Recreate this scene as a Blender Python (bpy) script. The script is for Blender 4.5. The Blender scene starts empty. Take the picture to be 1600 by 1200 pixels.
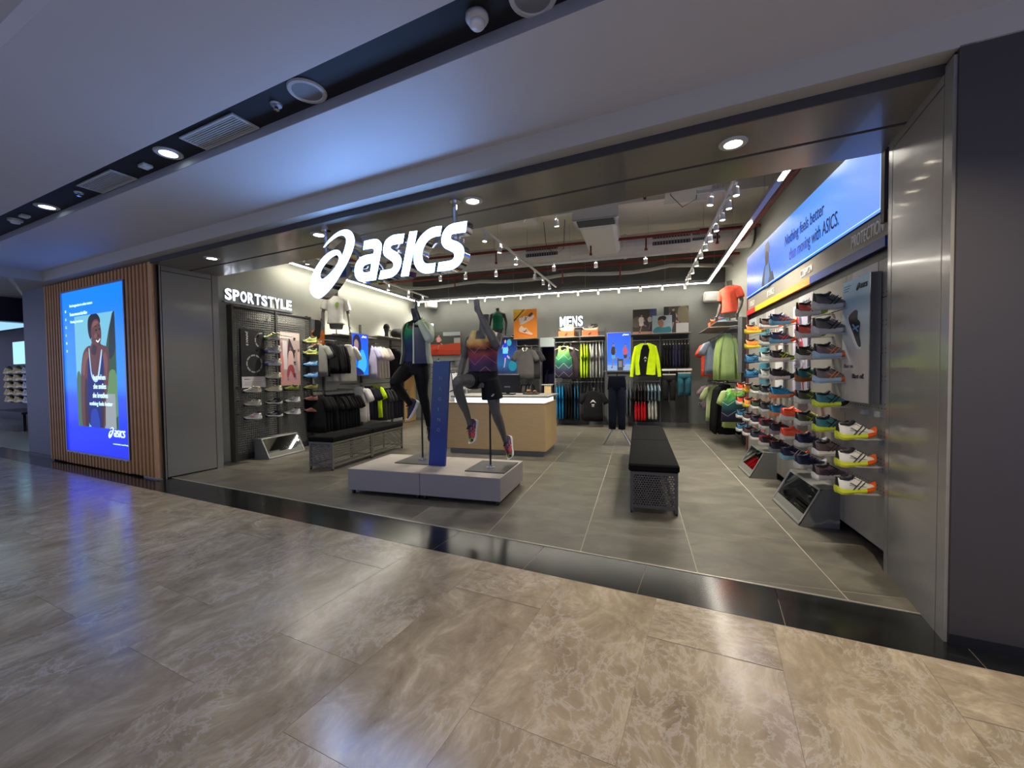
import bpy, bmesh, math, random
from math import pi, sin, cos, radians
from mathutils import Vector, Matrix, Euler

# ---------------------------------------------------------------- camera, world, exposure
S = bpy.context.scene
COL = S.collection
rnd = random.Random(7)
FA = radians(-8.8785)            # heading of the mall facade, seen in the shop's own axes
f_px, PITCH, ROLL, YAW, CAM_H = 650.63, radians(1.66), radians(-0.686), radians(16.882), 1.55
cam = bpy.data.cameras.new('camera'); cam.sensor_fit = 'HORIZONTAL'; cam.sensor_width = 36.0
cam.lens = f_px * 36.0 / 1600.0; cam.clip_start = 0.05; cam.clip_end = 200
camo = bpy.data.objects.new('camera', cam); COL.objects.link(camo)
_fw = Vector((0, cos(PITCH), -sin(PITCH))); _up = Vector((0, sin(PITCH), cos(PITCH))); _r = Vector((1, 0, 0))
_r, _up = cos(ROLL)*_r + sin(ROLL)*_up, -sin(ROLL)*_r + cos(ROLL)*_up
_m = Matrix((_r, _up, -_fw)).transposed().to_4x4()
camo.matrix_world = Matrix.Translation((0, 0, CAM_H)) @ Matrix.Rotation(YAW, 4, 'Z') @ _m
S.camera = camo
S.view_settings.view_transform = 'Standard'; S.view_settings.look = 'None'
S.view_settings.gamma = 1.0; S.view_settings.exposure = 0.32
S.view_settings.use_curve_mapping = False
S.cycles.use_denoising = True
S.cycles.max_bounces = 7; S.cycles.diffuse_bounces = 4; S.cycles.glossy_bounces = 3
S.cycles.transmission_bounces = 3; S.cycles.transparent_max_bounces = 6
S.cycles.caustics_reflective = False; S.cycles.caustics_refractive = False
S.cycles.sample_clamp_indirect = 5.0
W = bpy.data.worlds.new('mall_ambience'); S.world = W; W.use_nodes = True
W.node_tree.nodes['Background'].inputs[0].default_value = (0.47, 0.53, 0.90, 1)
W.node_tree.nodes['Background'].inputs[1].default_value = 0.80

SPOT_W = 230.0          # shop track spot
DOWN_W = 20.0           # soffit downlight
STRIP_E = 34.0           # LED strips
SIGN_E = 15.0            # shop sign letters
AD_E = 1.35              # big advertising screen
BOX_E = 1.15            # small light boxes

def fp(u, v, z=0.0):
    "point of the facade's frame (u along it, v into the shop) in world coordinates"
    return Vector((u*cos(FA) - v*sin(FA), u*sin(FA) + v*cos(FA), z))

# ---------------------------------------------------------------- materials
def lin(c):
    return tuple(((x/255)/12.92 if x/255 <= .04045 else ((x/255+.055)/1.055)**2.4) for x in c) + (1.0,)
MATS = {}
def mat(name, col, rough=.6, metal=0.0, emit=0.0, noise=0.0, nscale=12.0, bump=0.0, coat=0.0, spec=.5, alpha=1.0, ecol=None, stretch=(1,1,1)):
    if name in MATS: return MATS[name]
    m = bpy.data.materials.new(name); m.use_nodes = True
    nt = m.node_tree; b = nt.nodes['Principled BSDF']
    c = lin(col)
    b.inputs['Base Color'].default_value = c
    b.inputs['Roughness'].default_value = rough; b.inputs['Metallic'].default_value = metal
    b.inputs['Specular IOR Level'].default_value = spec
    if coat: b.inputs['Coat Weight'].default_value = coat; b.inputs['Coat Roughness'].default_value = .08
    if emit:
        b.inputs['Emission Color'].default_value = lin(ecol) if ecol else c
        b.inputs['Emission Strength'].default_value = emit
    if alpha < 1: b.inputs['Alpha'].default_value = alpha
    if noise or bump:
        tc = nt.nodes.new('ShaderNodeTexCoord'); mp = nt.nodes.new('ShaderNodeMapping')
        mp.inputs['Scale'].default_value = stretch
        nz = nt.nodes.new('ShaderNodeTexNoise'); nz.inputs['Scale'].default_value = nscale; nz.inputs['Detail'].default_value = 4
        nt.links.new(tc.outputs['Object'], mp.inputs[0]); nt.links.new(mp.outputs[0], nz.inputs['Vector'])
        if noise:
            mr = nt.nodes.new('ShaderNodeMapRange')
            mr.inputs[1].default_value = .25; mr.inputs[2].default_value = .75
            mr.inputs[3].default_value = 1-noise; mr.inputs[4].default_value = 1+noise
            mx = nt.nodes.new('ShaderNodeVectorMath'); mx.operation = 'SCALE'; mx.inputs[0].default_value = c[:3]
            nt.links.new(nz.outputs[0], mr.inputs[0]); nt.links.new(mr.outputs[0], mx.inputs['Scale'])
            nt.links.new(mx.outputs[0], b.inputs['Base Color'])
        if bump:
            bp = nt.nodes.new('ShaderNodeBump'); bp.inputs['Strength'].default_value = bump; bp.inputs['Distance'].default_value = .01
            nt.links.new(nz.outputs[0], bp.inputs['Height']); nt.links.new(bp.outputs[0], b.inputs['Normal'])
    MATS[name] = m; return m
def fab(name, col, rough=.85): return mat('cloth_'+name, col, rough, noise=.10, nscale=9, bump=.25, spec=.2)
def ramp_nodes(nt, stops, fac, interp='LINEAR'):
    r = nt.nodes.new('ShaderNodeValToRGB'); r.color_ramp.interpolation = interp
    e = r.color_ramp.elements
    while len(e) > 1: e.remove(e[-1])
    e[0].position = stops[0][0]; e[0].color = lin(stops[0][1])
    for p, c in stops[1:]:
        k = e.new(p); k.color = lin(c)
    nt.links.new(fac, r.inputs[0]); return r
def grad_mat(name, stops, axis=2, lo=0.0, hi=1.0, emit=0.0, rough=.7, lines=0.0, wob=0.0, nscale=3.0, coord='Object', linecol=(200,190,180), lscale=6.0):
    "colour running along one object axis, optionally with crossing print lines"
    m = bpy.data.materials.new(name); m.use_nodes = True
    nt = m.node_tree; b = nt.nodes['Principled BSDF']; b.inputs['Roughness'].default_value = rough
    tc = nt.nodes.new('ShaderNodeTexCoord'); sp = nt.nodes.new('ShaderNodeSeparateXYZ'); nt.links.new(tc.outputs[coord], sp.inputs[0])
    val = sp.outputs[axis]
    if wob:
        nz = nt.nodes.new('ShaderNodeTexNoise'); nz.inputs['Scale'].default_value = nscale; nz.inputs['Detail'].default_value = 5
        nt.links.new(tc.outputs[coord], nz.inputs['Vector'])
        ma = nt.nodes.new('ShaderNodeMath'); ma.operation = 'MULTIPLY_ADD'; ma.inputs[1].default_value = wob; ma.inputs[2].default_value = -wob/2
        nt.links.new(nz.outputs[0], ma.inputs[0])
        ad = nt.nodes.new('ShaderNodeMath'); ad.operation = 'ADD'
        nt.links.new(val, ad.inputs[0]); nt.links.new(ma.outputs[0], ad.inputs[1]); val = ad.outputs[0]
    mr = nt.nodes.new('ShaderNodeMapRange'); mr.inputs[1].default_value = lo; mr.inputs[2].default_value = hi
    nt.links.new(val, mr.inputs[0])
    r = ramp_nodes(nt, stops, mr.outputs[0]); out = r.outputs[0]
    if lines:
        # chevron print lines: |x| + z bands
        ab = nt.nodes.new('ShaderNodeMath'); ab.operation = 'PINGPONG'; ab.inputs[1].default_value = .12; nt.links.new(sp.outputs[0], ab.inputs[0])
        a2 = nt.nodes.new('ShaderNodeMath'); a2.operation = 'ADD'; nt.links.new(ab.outputs[0], a2.inputs[0]); nt.links.new(sp.outputs[2], a2.inputs[1])
        m2 = nt.nodes.new('ShaderNodeMath'); m2.operation = 'MULTIPLY'; m2.inputs[1].default_value = lscale; nt.links.new(a2.outputs[0], m2.inputs[0])
        fr = nt.nodes.new('ShaderNodeMath'); fr.operation = 'FRACT'; nt.links.new(m2.outputs[0], fr.inputs[0])
        lt = nt.nodes.new('ShaderNodeMath'); lt.operation = 'LESS_THAN'; lt.inputs[1].default_value = .07; nt.links.new(fr.outputs[0], lt.inputs[0])
        ml = nt.nodes.new('ShaderNodeMath'); ml.operation = 'MULTIPLY'; ml.inputs[1].default_value = lines; nt.links.new(lt.outputs[0], ml.inputs[0])
        mx = nt.nodes.new('ShaderNodeMix'); mx.data_type = 'RGBA'; nt.links.new(ml.outputs[0], mx.inputs[0])
        nt.links.new(out, mx.inputs[6]); mx.inputs[7].default_value = lin(linecol); out = mx.outputs[2]
    nt.links.new(out, b.inputs['Base Color'])
    if emit:
        nt.links.new(out, b.inputs['Emission Color']); b.inputs['Emission Strength'].default_value = emit
        b.inputs['Base Color'].default_value = (0, 0, 0, 1)
        for l in list(b.inputs['Base Color'].links): nt.links.remove(l)
        b.inputs['Base Color'].default_value = (.02, .02, .02, 1); b.inputs['Roughness'].default_value = .25
    MATS[name] = m; return m

# ---------------------------------------------------------------- geometry helpers
class MB:
    def __init__(s): s.v = []; s.f = []; s.mi = []
    def quad(s, pts, m=0):
        i = len(s.v); s.v += [tuple(p) for p in pts]; s.f.append(tuple(range(i, i+len(pts)))); s.mi.append(m); return s
    def box(s, a, b, m=0, c=0.0):
        x0, y0, z0 = a; x1, y1, z1 = b
        if x0 > x1: x0, x1 = x1, x0
        if y0 > y1: y0, y1 = y1, y0
        if z0 > z1: z0, z1 = z1, z0
        if c <= 0:
            i = len(s.v)
            s.v += [(x0,y0,z0),(x1,y0,z0),(x1,y1,z0),(x0,y1,z0),(x0,y0,z1),(x1,y0,z1),(x1,y1,z1),(x0,y1,z1)]
            for q in ((0,3,2,1),(4,5,6,7),(0,1,5,4),(1,2,6,5),(2,3,7,6),(3,0,4,7)):
                s.f.append(tuple(i+k for k in q)); s.mi.append(m)
            return s
        c = min(c, (x1-x0)*.45, (y1-y0)*.45, (z1-z0)*.45)
        bm = bmesh.new(); bmesh.ops.create_cube(bm, size=1.0)
        for v in bm.verts: v.co = ((x0+x1)/2+v.co.x*(x1-x0), (y0+y1)/2+v.co.y*(y1-y0), (z0+z1)/2+v.co.z*(z1-z0))
        bmesh.ops.bevel(bm, geom=bm.edges[:], offset=c, segments=1, affect='EDGES')
        i = len(s.v); bm.verts.index_update()
        s.v += [tuple(v.co) for v in bm.verts]
        for q in bm.faces: s.f.append(tuple(i+v.index for v in q.verts)); s.mi.append(m)
        bm.free(); return s
    def ring(s, pts): i = len(s.v); s.v += [tuple(p) for p in pts]; return list(range(i, i+len(pts)))
    def bridge(s, r0, r1, m=0, closed=True):
        n = len(r0)
        for k in range(n if closed else n-1):
            j = (k+1) % n; s.f.append((r0[k], r0[j], r1[j], r1[k])); s.mi.append(m)
    def cap(s, r, m=0, rev=False): s.f.append(tuple(r[::-1] if rev else r)); s.mi.append(m)
    def loft(s, rings, m=0, caps=True):
        rs = [s.ring(r) for r in rings]
        for a, b in zip(rs, rs[1:]): s.bridge(a, b, m)
        if caps: s.cap(rs[0], m, True); s.cap(rs[-1], m)
        return s
    def chain(s, pts, seg=10, m=0, side=(1,0,0), caps=True, round_ends=False):
        "tube through (x,y,z,ra,rb) points, ra measured along side"
        P = [Vector(p[:3]) for p in pts]; R = [(p[3], p[4] if len(p) > 4 else p[3]) for p in pts]
        if round_ends:
            t0 = (P[1]-P[0]).normalized(); t1 = (P[-1]-P[-2]).normalized()
            P = [P[0]-t0*min(R[0])*.85] + P + [P[-1]+t1*min(R[-1])*.85]
            R = [(R[0][0]*.45, R[0][1]*.45)] + R + [(R[-1][0]*.45, R[-1][1]*.45)]
        rings = []; sd = Vector(side).normalized()
        for i, p in enumerate(P):
            t = (P[min(i+1, len(P)-1)] - P[max(i-1, 0)]).normalized()
            a = sd - t*sd.dot(t)
            if a.length < .15:
                alt = Vector((0, 1, 0)) if abs(t.y) < .8 else Vector((0, 0, 1))
                a = alt - t*alt.dot(t)
            a.normalize(); b = t.cross(a)
            rings.append([p + a*R[i][0]*cos(2*pi*k/seg) + b*R[i][1]*sin(2*pi*k/seg) for k in range(seg)])
        return s.loft(rings, m, caps)
    def tube(s, a, b, r, seg=10, m=0, r2=None): return s.chain([(*a, r), (*b, r if r2 is None else r2)], seg, m)
    def lathe(s, prof, seg=16, m=0, axis='z', c=(0,0,0), caps=True):
        rings = []
        for r, h in prof:
            ring = []
            for k in range(seg):
                x, y = r*cos(2*pi*k/seg), r*sin(2*pi*k/seg)
                ring.append({'z': (c[0]+x, c[1]+y, c[2]+h), 'y': (c[0]+x, c[1]+h, c[2]-y), 'x': (c[0]+h, c[1]+x, c[2]+y)}[axis])
            rings.append(ring)
        return s.loft(rings, m, caps)
    def prism(s, poly, a, b, axis='y', m=0):
        "polygon in the two other axes, extruded from a to b along axis"
        def P(p, t): return {'y': (p[0], t, p[1]), 'x': (t, p[0], p[1]), 'z': (p[0], p[1], t)}[axis]
        return s.loft([[P(p, a) for p in poly], [P(p, b) for p in poly]], m)
def mk(name, mb, mats, parent=None, loc=(0,0,0), rot=(0,0,0), smooth=False, fix=True):
    me = bpy.data.meshes.new(name); me.from_pydata(mb.v, [], mb.f)
    if not isinstance(mats, (list, tuple)): mats = [mats]
    for m in mats: me.materials.append(m)
    if len(mats) > 1: me.polygons.foreach_set('material_index', mb.mi)
    if fix:
        bm = bmesh.new(); bm.from_mesh(me); bmesh.ops.recalc_face_normals(bm, faces=bm.faces); bm.to_mesh(me); bm.free()
    if smooth: me.polygons.foreach_set('use_smooth', [True]*len(me.polygons))
    me.update()
    return link(name, me, parent, loc, rot)
def link(name, me, parent=None, loc=(0,0,0), rot=(0,0,0)):
    o = bpy.data.objects.new(name, me); COL.objects.link(o)
    o.location = loc; o.rotation_euler = rot
    if parent: o.parent = parent
    return o
def tag(o, label=None, cat=None, group=None, kind=None):
    if label: o['label'] = label
    if cat: o['category'] = cat
    if group: o['group'] = group
    if kind: o['kind'] = kind
    return o
def E(name, label, cat, loc=(0,0,0), rot=(0,0,0), group=None):
    o = bpy.data.objects.new(name, None); COL.objects.link(o); o.empty_display_size = .1
    o.location = loc; o.rotation_euler = rot
    return tag(o, label, cat, group)
KIDS = {}
def copy_tree(o, parent=None):
    c = o.copy(); COL.objects.link(c)
    if parent: c.parent = parent
    for ch in o.children: copy_tree(ch, c)
    return c
def paint(o, i, m):
    o.material_slots[i].link = 'OBJECT'; o.material_slots[i].material = m
def spline(pts, n=4):
    "closed Catmull-Rom through points; a third value marks a sharp corner"
    out = []; N = len(pts)
    for i in range(N):
        p0, p1, p2, p3 = pts[i-1], pts[i], pts[(i+1) % N], pts[(i+2) % N]
        if len(p1) > 2: p0 = p1
        if len(p2) > 2: p3 = p2
        for k in range(n):
            t = k/n
            if len(p1) > 2 and len(p2) > 2 and k: continue
            out.append(tuple(.5*((2*p1[j]) + (-p0[j]+p2[j])*t + (2*p0[j]-5*p1[j]+4*p2[j]-p3[j])*t*t + (-p0[j]+3*p1[j]-3*p2[j]+p3[j])*t**3) for j in (0, 1)))
    return out
def flat_shape(polys, depth, name='shape'):
    "extruded flat figure from closed outlines (holes allowed) in the local xy plane, front at z=depth"
    cu = bpy.data.curves.new(name, 'CURVE'); cu.dimensions = '2D'; cu.fill_mode = 'BOTH'; cu.extrude = depth/2
    for pl in polys:
        sp = cu.splines.new('POLY'); sp.points.add(len(pl)-1); sp.use_cyclic_u = True
        for k, p in enumerate(pl): sp.points[k].co = (p[0], p[1], 0, 1)
    o = bpy.data.objects.new(name, cu); me = bpy.data.meshes.new_from_object(o)
    bpy.data.objects.remove(o); bpy.data.curves.remove(cu)
    me.transform(Matrix.Translation((0, 0, depth/2))); return me
TXT = {}
def text_mesh(s, w, h, depth=.004, bold=0.0, shear=0.0, upright=True):
    key = (s, w, h, depth, bold, shear)
    if key in TXT: return TXT[key]
    cu = bpy.data.curves.new('lettering', 'FONT'); cu.body = s; cu.size = 1.0; cu.extrude = .05; cu.offset = bold; cu.shear = shear
    cu.resolution_u = 3; cu.align_x = 'LEFT'; cu.space_line = 1.0
    o = bpy.data.objects.new('lettering', cu); me = bpy.data.meshes.new_from_object(o)
    bpy.data.objects.remove(o); bpy.data.curves.remove(cu)
    xs = [v.co.x for v in me.vertices]; ys = [v.co.y for v in me.vertices]
    x0, x1, y0, y1 = min(xs), max(xs), min(ys), max(ys)
    sx = w/(x1-x0); sy = h/(y1-y0) if h else sx
    if s in ('I', '1', 'l'): sx = w*.25/(x1-x0)
    me.transform(Matrix.Diagonal((sx, sy, depth/.1, 1)) @ Matrix.Translation((-x0, -y0, .05)))
    TXT[key] = me; return me
def text(parent, s, x, y, w, h=None, z=0.0, depth=.002, m=None, bold=0.0, shear=0.0, name='lettering', rot=0.0):
    me = text_mesh(s, w, h, depth, bold, shear)
    if not me.materials: me.materials.append(m)
    o = link(name, me, parent, (x, y, z), (0, 0, rot))
    if me.materials[0] != m: paint(o, 0, m)
    return o
LOGO = {
  'swirl':[(0.235,0.569,1),(0.272,0.601),(0.338,0.649),(0.432,0.692),(0.512,0.712),(0.59,0.712),(0.656,0.686),(0.698,0.636),(0.712,0.574),(0.694,0.505),(0.653,0.431),(0.59,0.343),(0.508,0.256),(0.42,0.168),(0.318,0.087),(0.234,0.037),(0.173,0.013),(0.113,0.016),(0.053,0.045),(0.011,0.1),(0.005,0.168),(0.036,0.259),(0.088,0.337),(0.164,0.412),(0.249,0.472),(0.345,0.509),(0.437,0.515),(0.493,0.489),(0.521,0.439,1),(0.562,0.508),(0.588,0.576),(0.587,0.616),(0.555,0.649),(0.499,0.662),(0.43,0.648),(0.337,0.613),(0.265,0.573)],
  'swirl_hole':[(0.447,0.458),(0.474,0.422),(0.456,0.376),(0.408,0.325),(0.337,0.275),(0.277,0.241),(0.211,0.221),(0.179,0.243),(0.183,0.293),(0.221,0.347),(0.282,0.397),(0.354,0.438),(0.412,0.456)],
  'a':[(0.851,0.55,1),(0.992,0.55),(1.052,0.528),(1.089,0.481),(1.085,0.428,1),(1.0,0.127,1),(0.844,0.128),(0.769,0.139),(0.717,0.185),(0.702,0.25),(0.715,0.312),(0.765,0.369),(0.841,0.399),(0.972,0.401,1),(0.983,0.434),(0.958,0.457),(0.83,0.463,1)],
  'a_hole':[(0.943,0.306,1),(0.875,0.304),(0.832,0.286),(0.815,0.253),(0.836,0.223),(0.923,0.218,1)],
  's':[(1.389,0.546,1),(1.366,0.454,1),(1.246,0.455),(1.213,0.447),(1.208,0.428),(1.237,0.402),(1.294,0.368),(1.33,0.325),(1.343,0.285),(1.327,0.217),(1.281,0.164),(1.213,0.133),(1.102,0.127),(1.038,0.128,1),(1.069,0.216,1),(1.164,0.215),(1.215,0.22),(1.241,0.246),(1.233,0.279),(1.201,0.306),(1.142,0.346),(1.113,0.379),(1.105,0.425),(1.132,0.498),(1.173,0.531),(1.232,0.551),(1.291,0.553)],
  'i':[(1.454,0.555,1),(1.549,0.548,1),(1.431,0.12,1),(1.331,0.126,1)],
  'c':[(1.841,0.548,1),(1.821,0.458,1),(1.754,0.459),(1.685,0.439),(1.638,0.396),(1.61,0.345),(1.604,0.296),(1.612,0.251),(1.642,0.219),(1.696,0.21),(1.76,0.209,1),(1.743,0.121,1),(1.648,0.121),(1.571,0.15),(1.517,0.207),(1.497,0.285),(1.505,0.371),(1.546,0.447),(1.618,0.511),(1.703,0.547),(1.778,0.554)],
  's2':[(2.124,0.549,1),(2.105,0.449,1),(1.988,0.454),(1.949,0.448),(1.939,0.426),(1.951,0.403),(2.015,0.373),(2.067,0.33),(2.084,0.286),(2.076,0.222),(2.04,0.168),(1.982,0.133),(1.917,0.122),(1.777,0.125,1),(1.797,0.209,1),(1.904,0.209),(1.955,0.217),(1.977,0.247),(1.967,0.278),(1.928,0.304),(1.87,0.336),(1.838,0.38),(1.834,0.423),(1.851,0.481),(1.896,0.528),(1.954,0.549),(2.019,0.551)]}
def logo_polys(k, s=1.0, n=4, dx=0, dy=0):
    out = [spline(LOGO[k], n)] + ([spline(LOGO[k+'_hole'], n)] if k+'_hole' in LOGO else [])
    return [[(p[0]*s+dx, p[1]*s+dy) for p in q] for q in out]
def small_logo(parent, x, y, w, m, z=.003, parts=('swirl','a','s','i','c','s2'), name='logo'):
    s = w/(2.12 if len(parts) > 1 else .71)
    polys = [q for k in parts for q in logo_polys(k, s, 2, x, y)]
    me = flat_shape(polys, .002, name); me.materials.append(m)
    return link(name, me, parent, (0, 0, z))
def ell(cx, cy, rx, ry, n=14, a0=0.0):
    return [(cx+rx*cos(2*pi*k/n)*cos(a0)-ry*sin(2*pi*k/n)*sin(a0), cy+rx*cos(2*pi*k/n)*sin(a0)+ry*sin(2*pi*k/n)*cos(a0)) for k in range(n)]
def art(parent, w, h, shapes, z=.001, emit=0.0, name='printed_picture', clamp=True):
    "flat print: a list of (colour, outline in 0..1 coordinates), each laid a hair above the last"
    mb = MB(); ms = []; keys = {}
    for i, (c, pl) in enumerate(shapes):
        key = 'print_%d_%d_%d_%g' % (*c, emit)
        if key not in keys: keys[key] = len(ms); ms.append(mat(key, (12,12,12) if emit else c, .45, emit=emit, ecol=c))
        zz = z + i*.00025
        mb.quad([(min(1, max(0, p[0]))*w, min(1, max(0, p[1]))*h, zz) if clamp else (p[0]*w, p[1]*h, zz) for p in pl], keys[key])
    return mk(name, mb, ms, parent, fix=False)
def R(x0, y0, x1, y1): return [(x0,y0),(x1,y0),(x1,y1),(x0,y1)]
def sm(*p): return spline([tuple(q) for q in p], 3)

# ---------------------------------------------------------------- the setting
def struct(name, mb, m, loc=(0,0,0), rot=(0,0,0), smooth=False):
    o = mk(name, mb, m, None, loc, rot, smooth); o['kind'] = 'structure'; return o
FR = (0, 0, FA)                                   # rotation of everything built in the facade's frame
M_wall = mat('wall_paint_grey', (112,115,111), .75, noise=.03, nscale=3)
M_walll = mat('wall_paint_pale', (186,189,178), .75, noise=.02, nscale=3)
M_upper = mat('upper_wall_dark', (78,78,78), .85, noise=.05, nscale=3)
M_slab = mat('shop_ceiling_slab', (224,220,210), .85, noise=.05, nscale=2)
M_ceil = mat('mall_ceiling_white', (196,194,192), .55, noise=.02, nscale=1.5)
M_ceilf = mat('mall_ceiling_edge', (140,140,142), .6)
M_black = mat('recess_black', (9,12,22), .7)
M_lam = mat('portal_laminate', (138,136,129), .24, noise=.03, nscale=1.6, bump=.5, stretch=(.3,.3,3), coat=.3)
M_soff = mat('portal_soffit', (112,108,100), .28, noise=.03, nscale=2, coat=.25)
M_groove = mat('groove_black', (6,6,6), .8)
M_darkwall = mat('dark_grey_wall', (58,55,54), .5, noise=.02)
M_metal = mat('dark_steel', (84,84,82), .4, metal=.6)
M_frame = mat('grey_powder_coat', (104,104,100), .5, metal=.3)
M_alu = mat('aluminium', (170,172,176), .35, metal=.9)
M_chrome = mat('chrome', (215,218,225), .08, metal=1.0)
M_white = mat('white_plastic', (215,215,212), .4)
M_offw = mat('pale_plastic', (190,190,185), .45)
M_blk = mat('black_plastic', (14,14,15), .45)
M_blkm = mat('black_metal', (20,20,22), .35, metal=.4)
M_red = mat('red_pipe_paint', (112,24,20), .5)
M_led = mat('led_white', (255,248,232), .4, emit=STRIP_E)
M_lens = mat('lamp_lens', (255,240,214), .4, emit=18.0)
M_signw = mat('sign_face_white', (128,176,255), .4, emit=SIGN_E)
M_signs = mat('small_sign_white', (232,240,255), .4, emit=3.0)
M_wood = mat('slat_wood', (186,136,80), .5, noise=.18, nscale=10, stretch=(3,3,.4))
M_desk = mat('desk_maple', (201,172,122), .45, noise=.07, nscale=8, stretch=(.6,3,4))

def marble_mat():
    m = bpy.data.materials.new('marble_slab'); m.use_nodes = True; nt = m.node_tree; b = nt.nodes['Principled BSDF']; N = nt.nodes.new; L = nt.links.new
    oi = N('ShaderNodeObjectInfo'); tc = N('ShaderNodeTexCoord')
    sc = N('ShaderNodeVectorMath'); sc.operation = 'SCALE'; sc.inputs['Scale'].default_value = 1.0
    cx = N('ShaderNodeCombineXYZ'); mu = N('ShaderNodeMath'); mu.operation = 'MULTIPLY'; mu.inputs[1].default_value = 37.0
    L(oi.outputs['Random'], mu.inputs[0]); L(mu.outputs[0], cx.inputs[0]); L(mu.outputs[0], cx.inputs[2])
    ad = N('ShaderNodeVectorMath'); L(tc.outputs['Object'], ad.inputs[0]); L(cx.outputs[0], ad.inputs[1])
    mp = N('ShaderNodeMapping'); mp.inputs['Scale'].default_value = (1.3, .8, 1); mp.inputs['Rotation'].default_value = (0, 0, .25); L(ad.outputs[0], mp.inputs[0])
    n1 = N('ShaderNodeTexNoise'); n1.inputs['Scale'].default_value = 3.2; n1.inputs['Detail'].default_value = 12; n1.inputs['Roughness'].default_value = .72; n1.inputs['Distortion'].default_value = .7
    L(mp.outputs[0], n1.inputs['Vector'])
    r1 = ramp_nodes(nt, [(.25,(124,112,92)), (.42,(160,144,119)), (.52,(174,158,131)), (.62,(194,178,149)), (.75,(222,209,183))], n1.outputs[0])
    # warped cells give the brecciated patches and pale seams
    wr = N('ShaderNodeVectorMath'); wr.operation = 'MULTIPLY_ADD'; wr.inputs[1].default_value = (.5,.5,.5); L(n1.outputs['Color'], wr.inputs[0]); L(mp.outputs[0], wr.inputs[2])
    vo = N('ShaderNodeTexVoronoi'); vo.feature = 'DISTANCE_TO_EDGE'; vo.inputs['Scale'].default_value = 8.5; L(wr.outputs[0], vo.inputs['Vector'])
    ve = N('ShaderNodeMapRange'); ve.inputs[1].default_value = 0; ve.inputs[2].default_value = .11; ve.inputs[3].default_value = 1; ve.inputs[4].default_value = 0; L(vo.outputs['Distance'], ve.inputs[0])
    n2 = N('ShaderNodeTexNoise'); n2.inputs['Scale'].default_value = .9; n2.inputs['Detail'].default_value = 3; L(ad.outputs[0], n2.inputs['Vector'])
    ms = N('ShaderNodeMapRange'); ms.inputs[1].default_value = .46; ms.inputs[2].default_value = .54; L(n2.outputs[0], ms.inputs[0])
    k = N('ShaderNodeMath'); k.operation = 'MULTIPLY'; L(ve.outputs[0], k.inputs[0]); L(ms.outputs[0], k.inputs[1])
    k2 = N('ShaderNodeMath'); k2.operation = 'MULTIPLY'; k2.inputs[1].default_value = .62; L(k.outputs[0], k2.inputs[0])
    mx = N('ShaderNodeMix'); mx.data_type = 'RGBA'; L(k2.outputs[0], mx.inputs[0]); L(r1.outputs[0], mx.inputs[6]); mx.inputs[7].default_value = lin((205,194,178))
    # thin long streaks
    mp2 = N('ShaderNodeMapping'); mp2.inputs['Scale'].default_value = (9, .8, 1); mp2.inputs['Rotation'].default_value = (0, 0, .45); L(ad.outputs[0], mp2.inputs[0])
    n3 = N('ShaderNodeTexNoise'); n3.inputs['Scale'].default_value = 1.2; n3.inputs['Detail'].default_value = 7; n3.inputs['Distortion'].default_value = .8; L(mp2.outputs[0], n3.inputs['Vector'])
    s3 = N('ShaderNodeMapRange'); s3.inputs[1].default_value = .3; s3.inputs[2].default_value = .7; s3.inputs[3].default_value = .93; s3.inputs[4].default_value = 1.06; L(n3.outputs[0], s3.inputs[0])
    rv = N('ShaderNodeMapRange'); rv.inputs[3].default_value = .95; rv.inputs[4].default_value = 1.04; L(oi.outputs['Random'], rv.inputs[0])
    s4 = N('ShaderNodeMath'); s4.operation = 'MULTIPLY'; L(s3.outputs[0], s4.inputs[0]); L(rv.outputs[0], s4.inputs[1])
    vs = N('ShaderNodeVectorMath'); vs.operation = 'SCALE'; L(mx.outputs[2], vs.inputs[0]); L(s4.outputs[0], vs.inputs['Scale'])
    L(vs.outputs[0], b.inputs['Base Color'])
    rr = N('ShaderNodeMapRange'); rr.inputs[1].default_value = .3; rr.inputs[2].default_value = .7; rr.inputs[3].default_value = .11; rr.inputs[4].default_value = .26; L(n1.outputs[0], rr.inputs[0]); L(rr.outputs[0], b.inputs['Roughness'])
    bp = N('ShaderNodeBump'); bp.inputs['Strength'].default_value = .10; bp.inputs['Distance'].default_value = .003; L(n1.outputs[0], bp.inputs['Height']); L(bp.outputs[0], b.inputs['Normal'])
    b.inputs['Specular IOR Level'].default_value = .6
    return m
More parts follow.
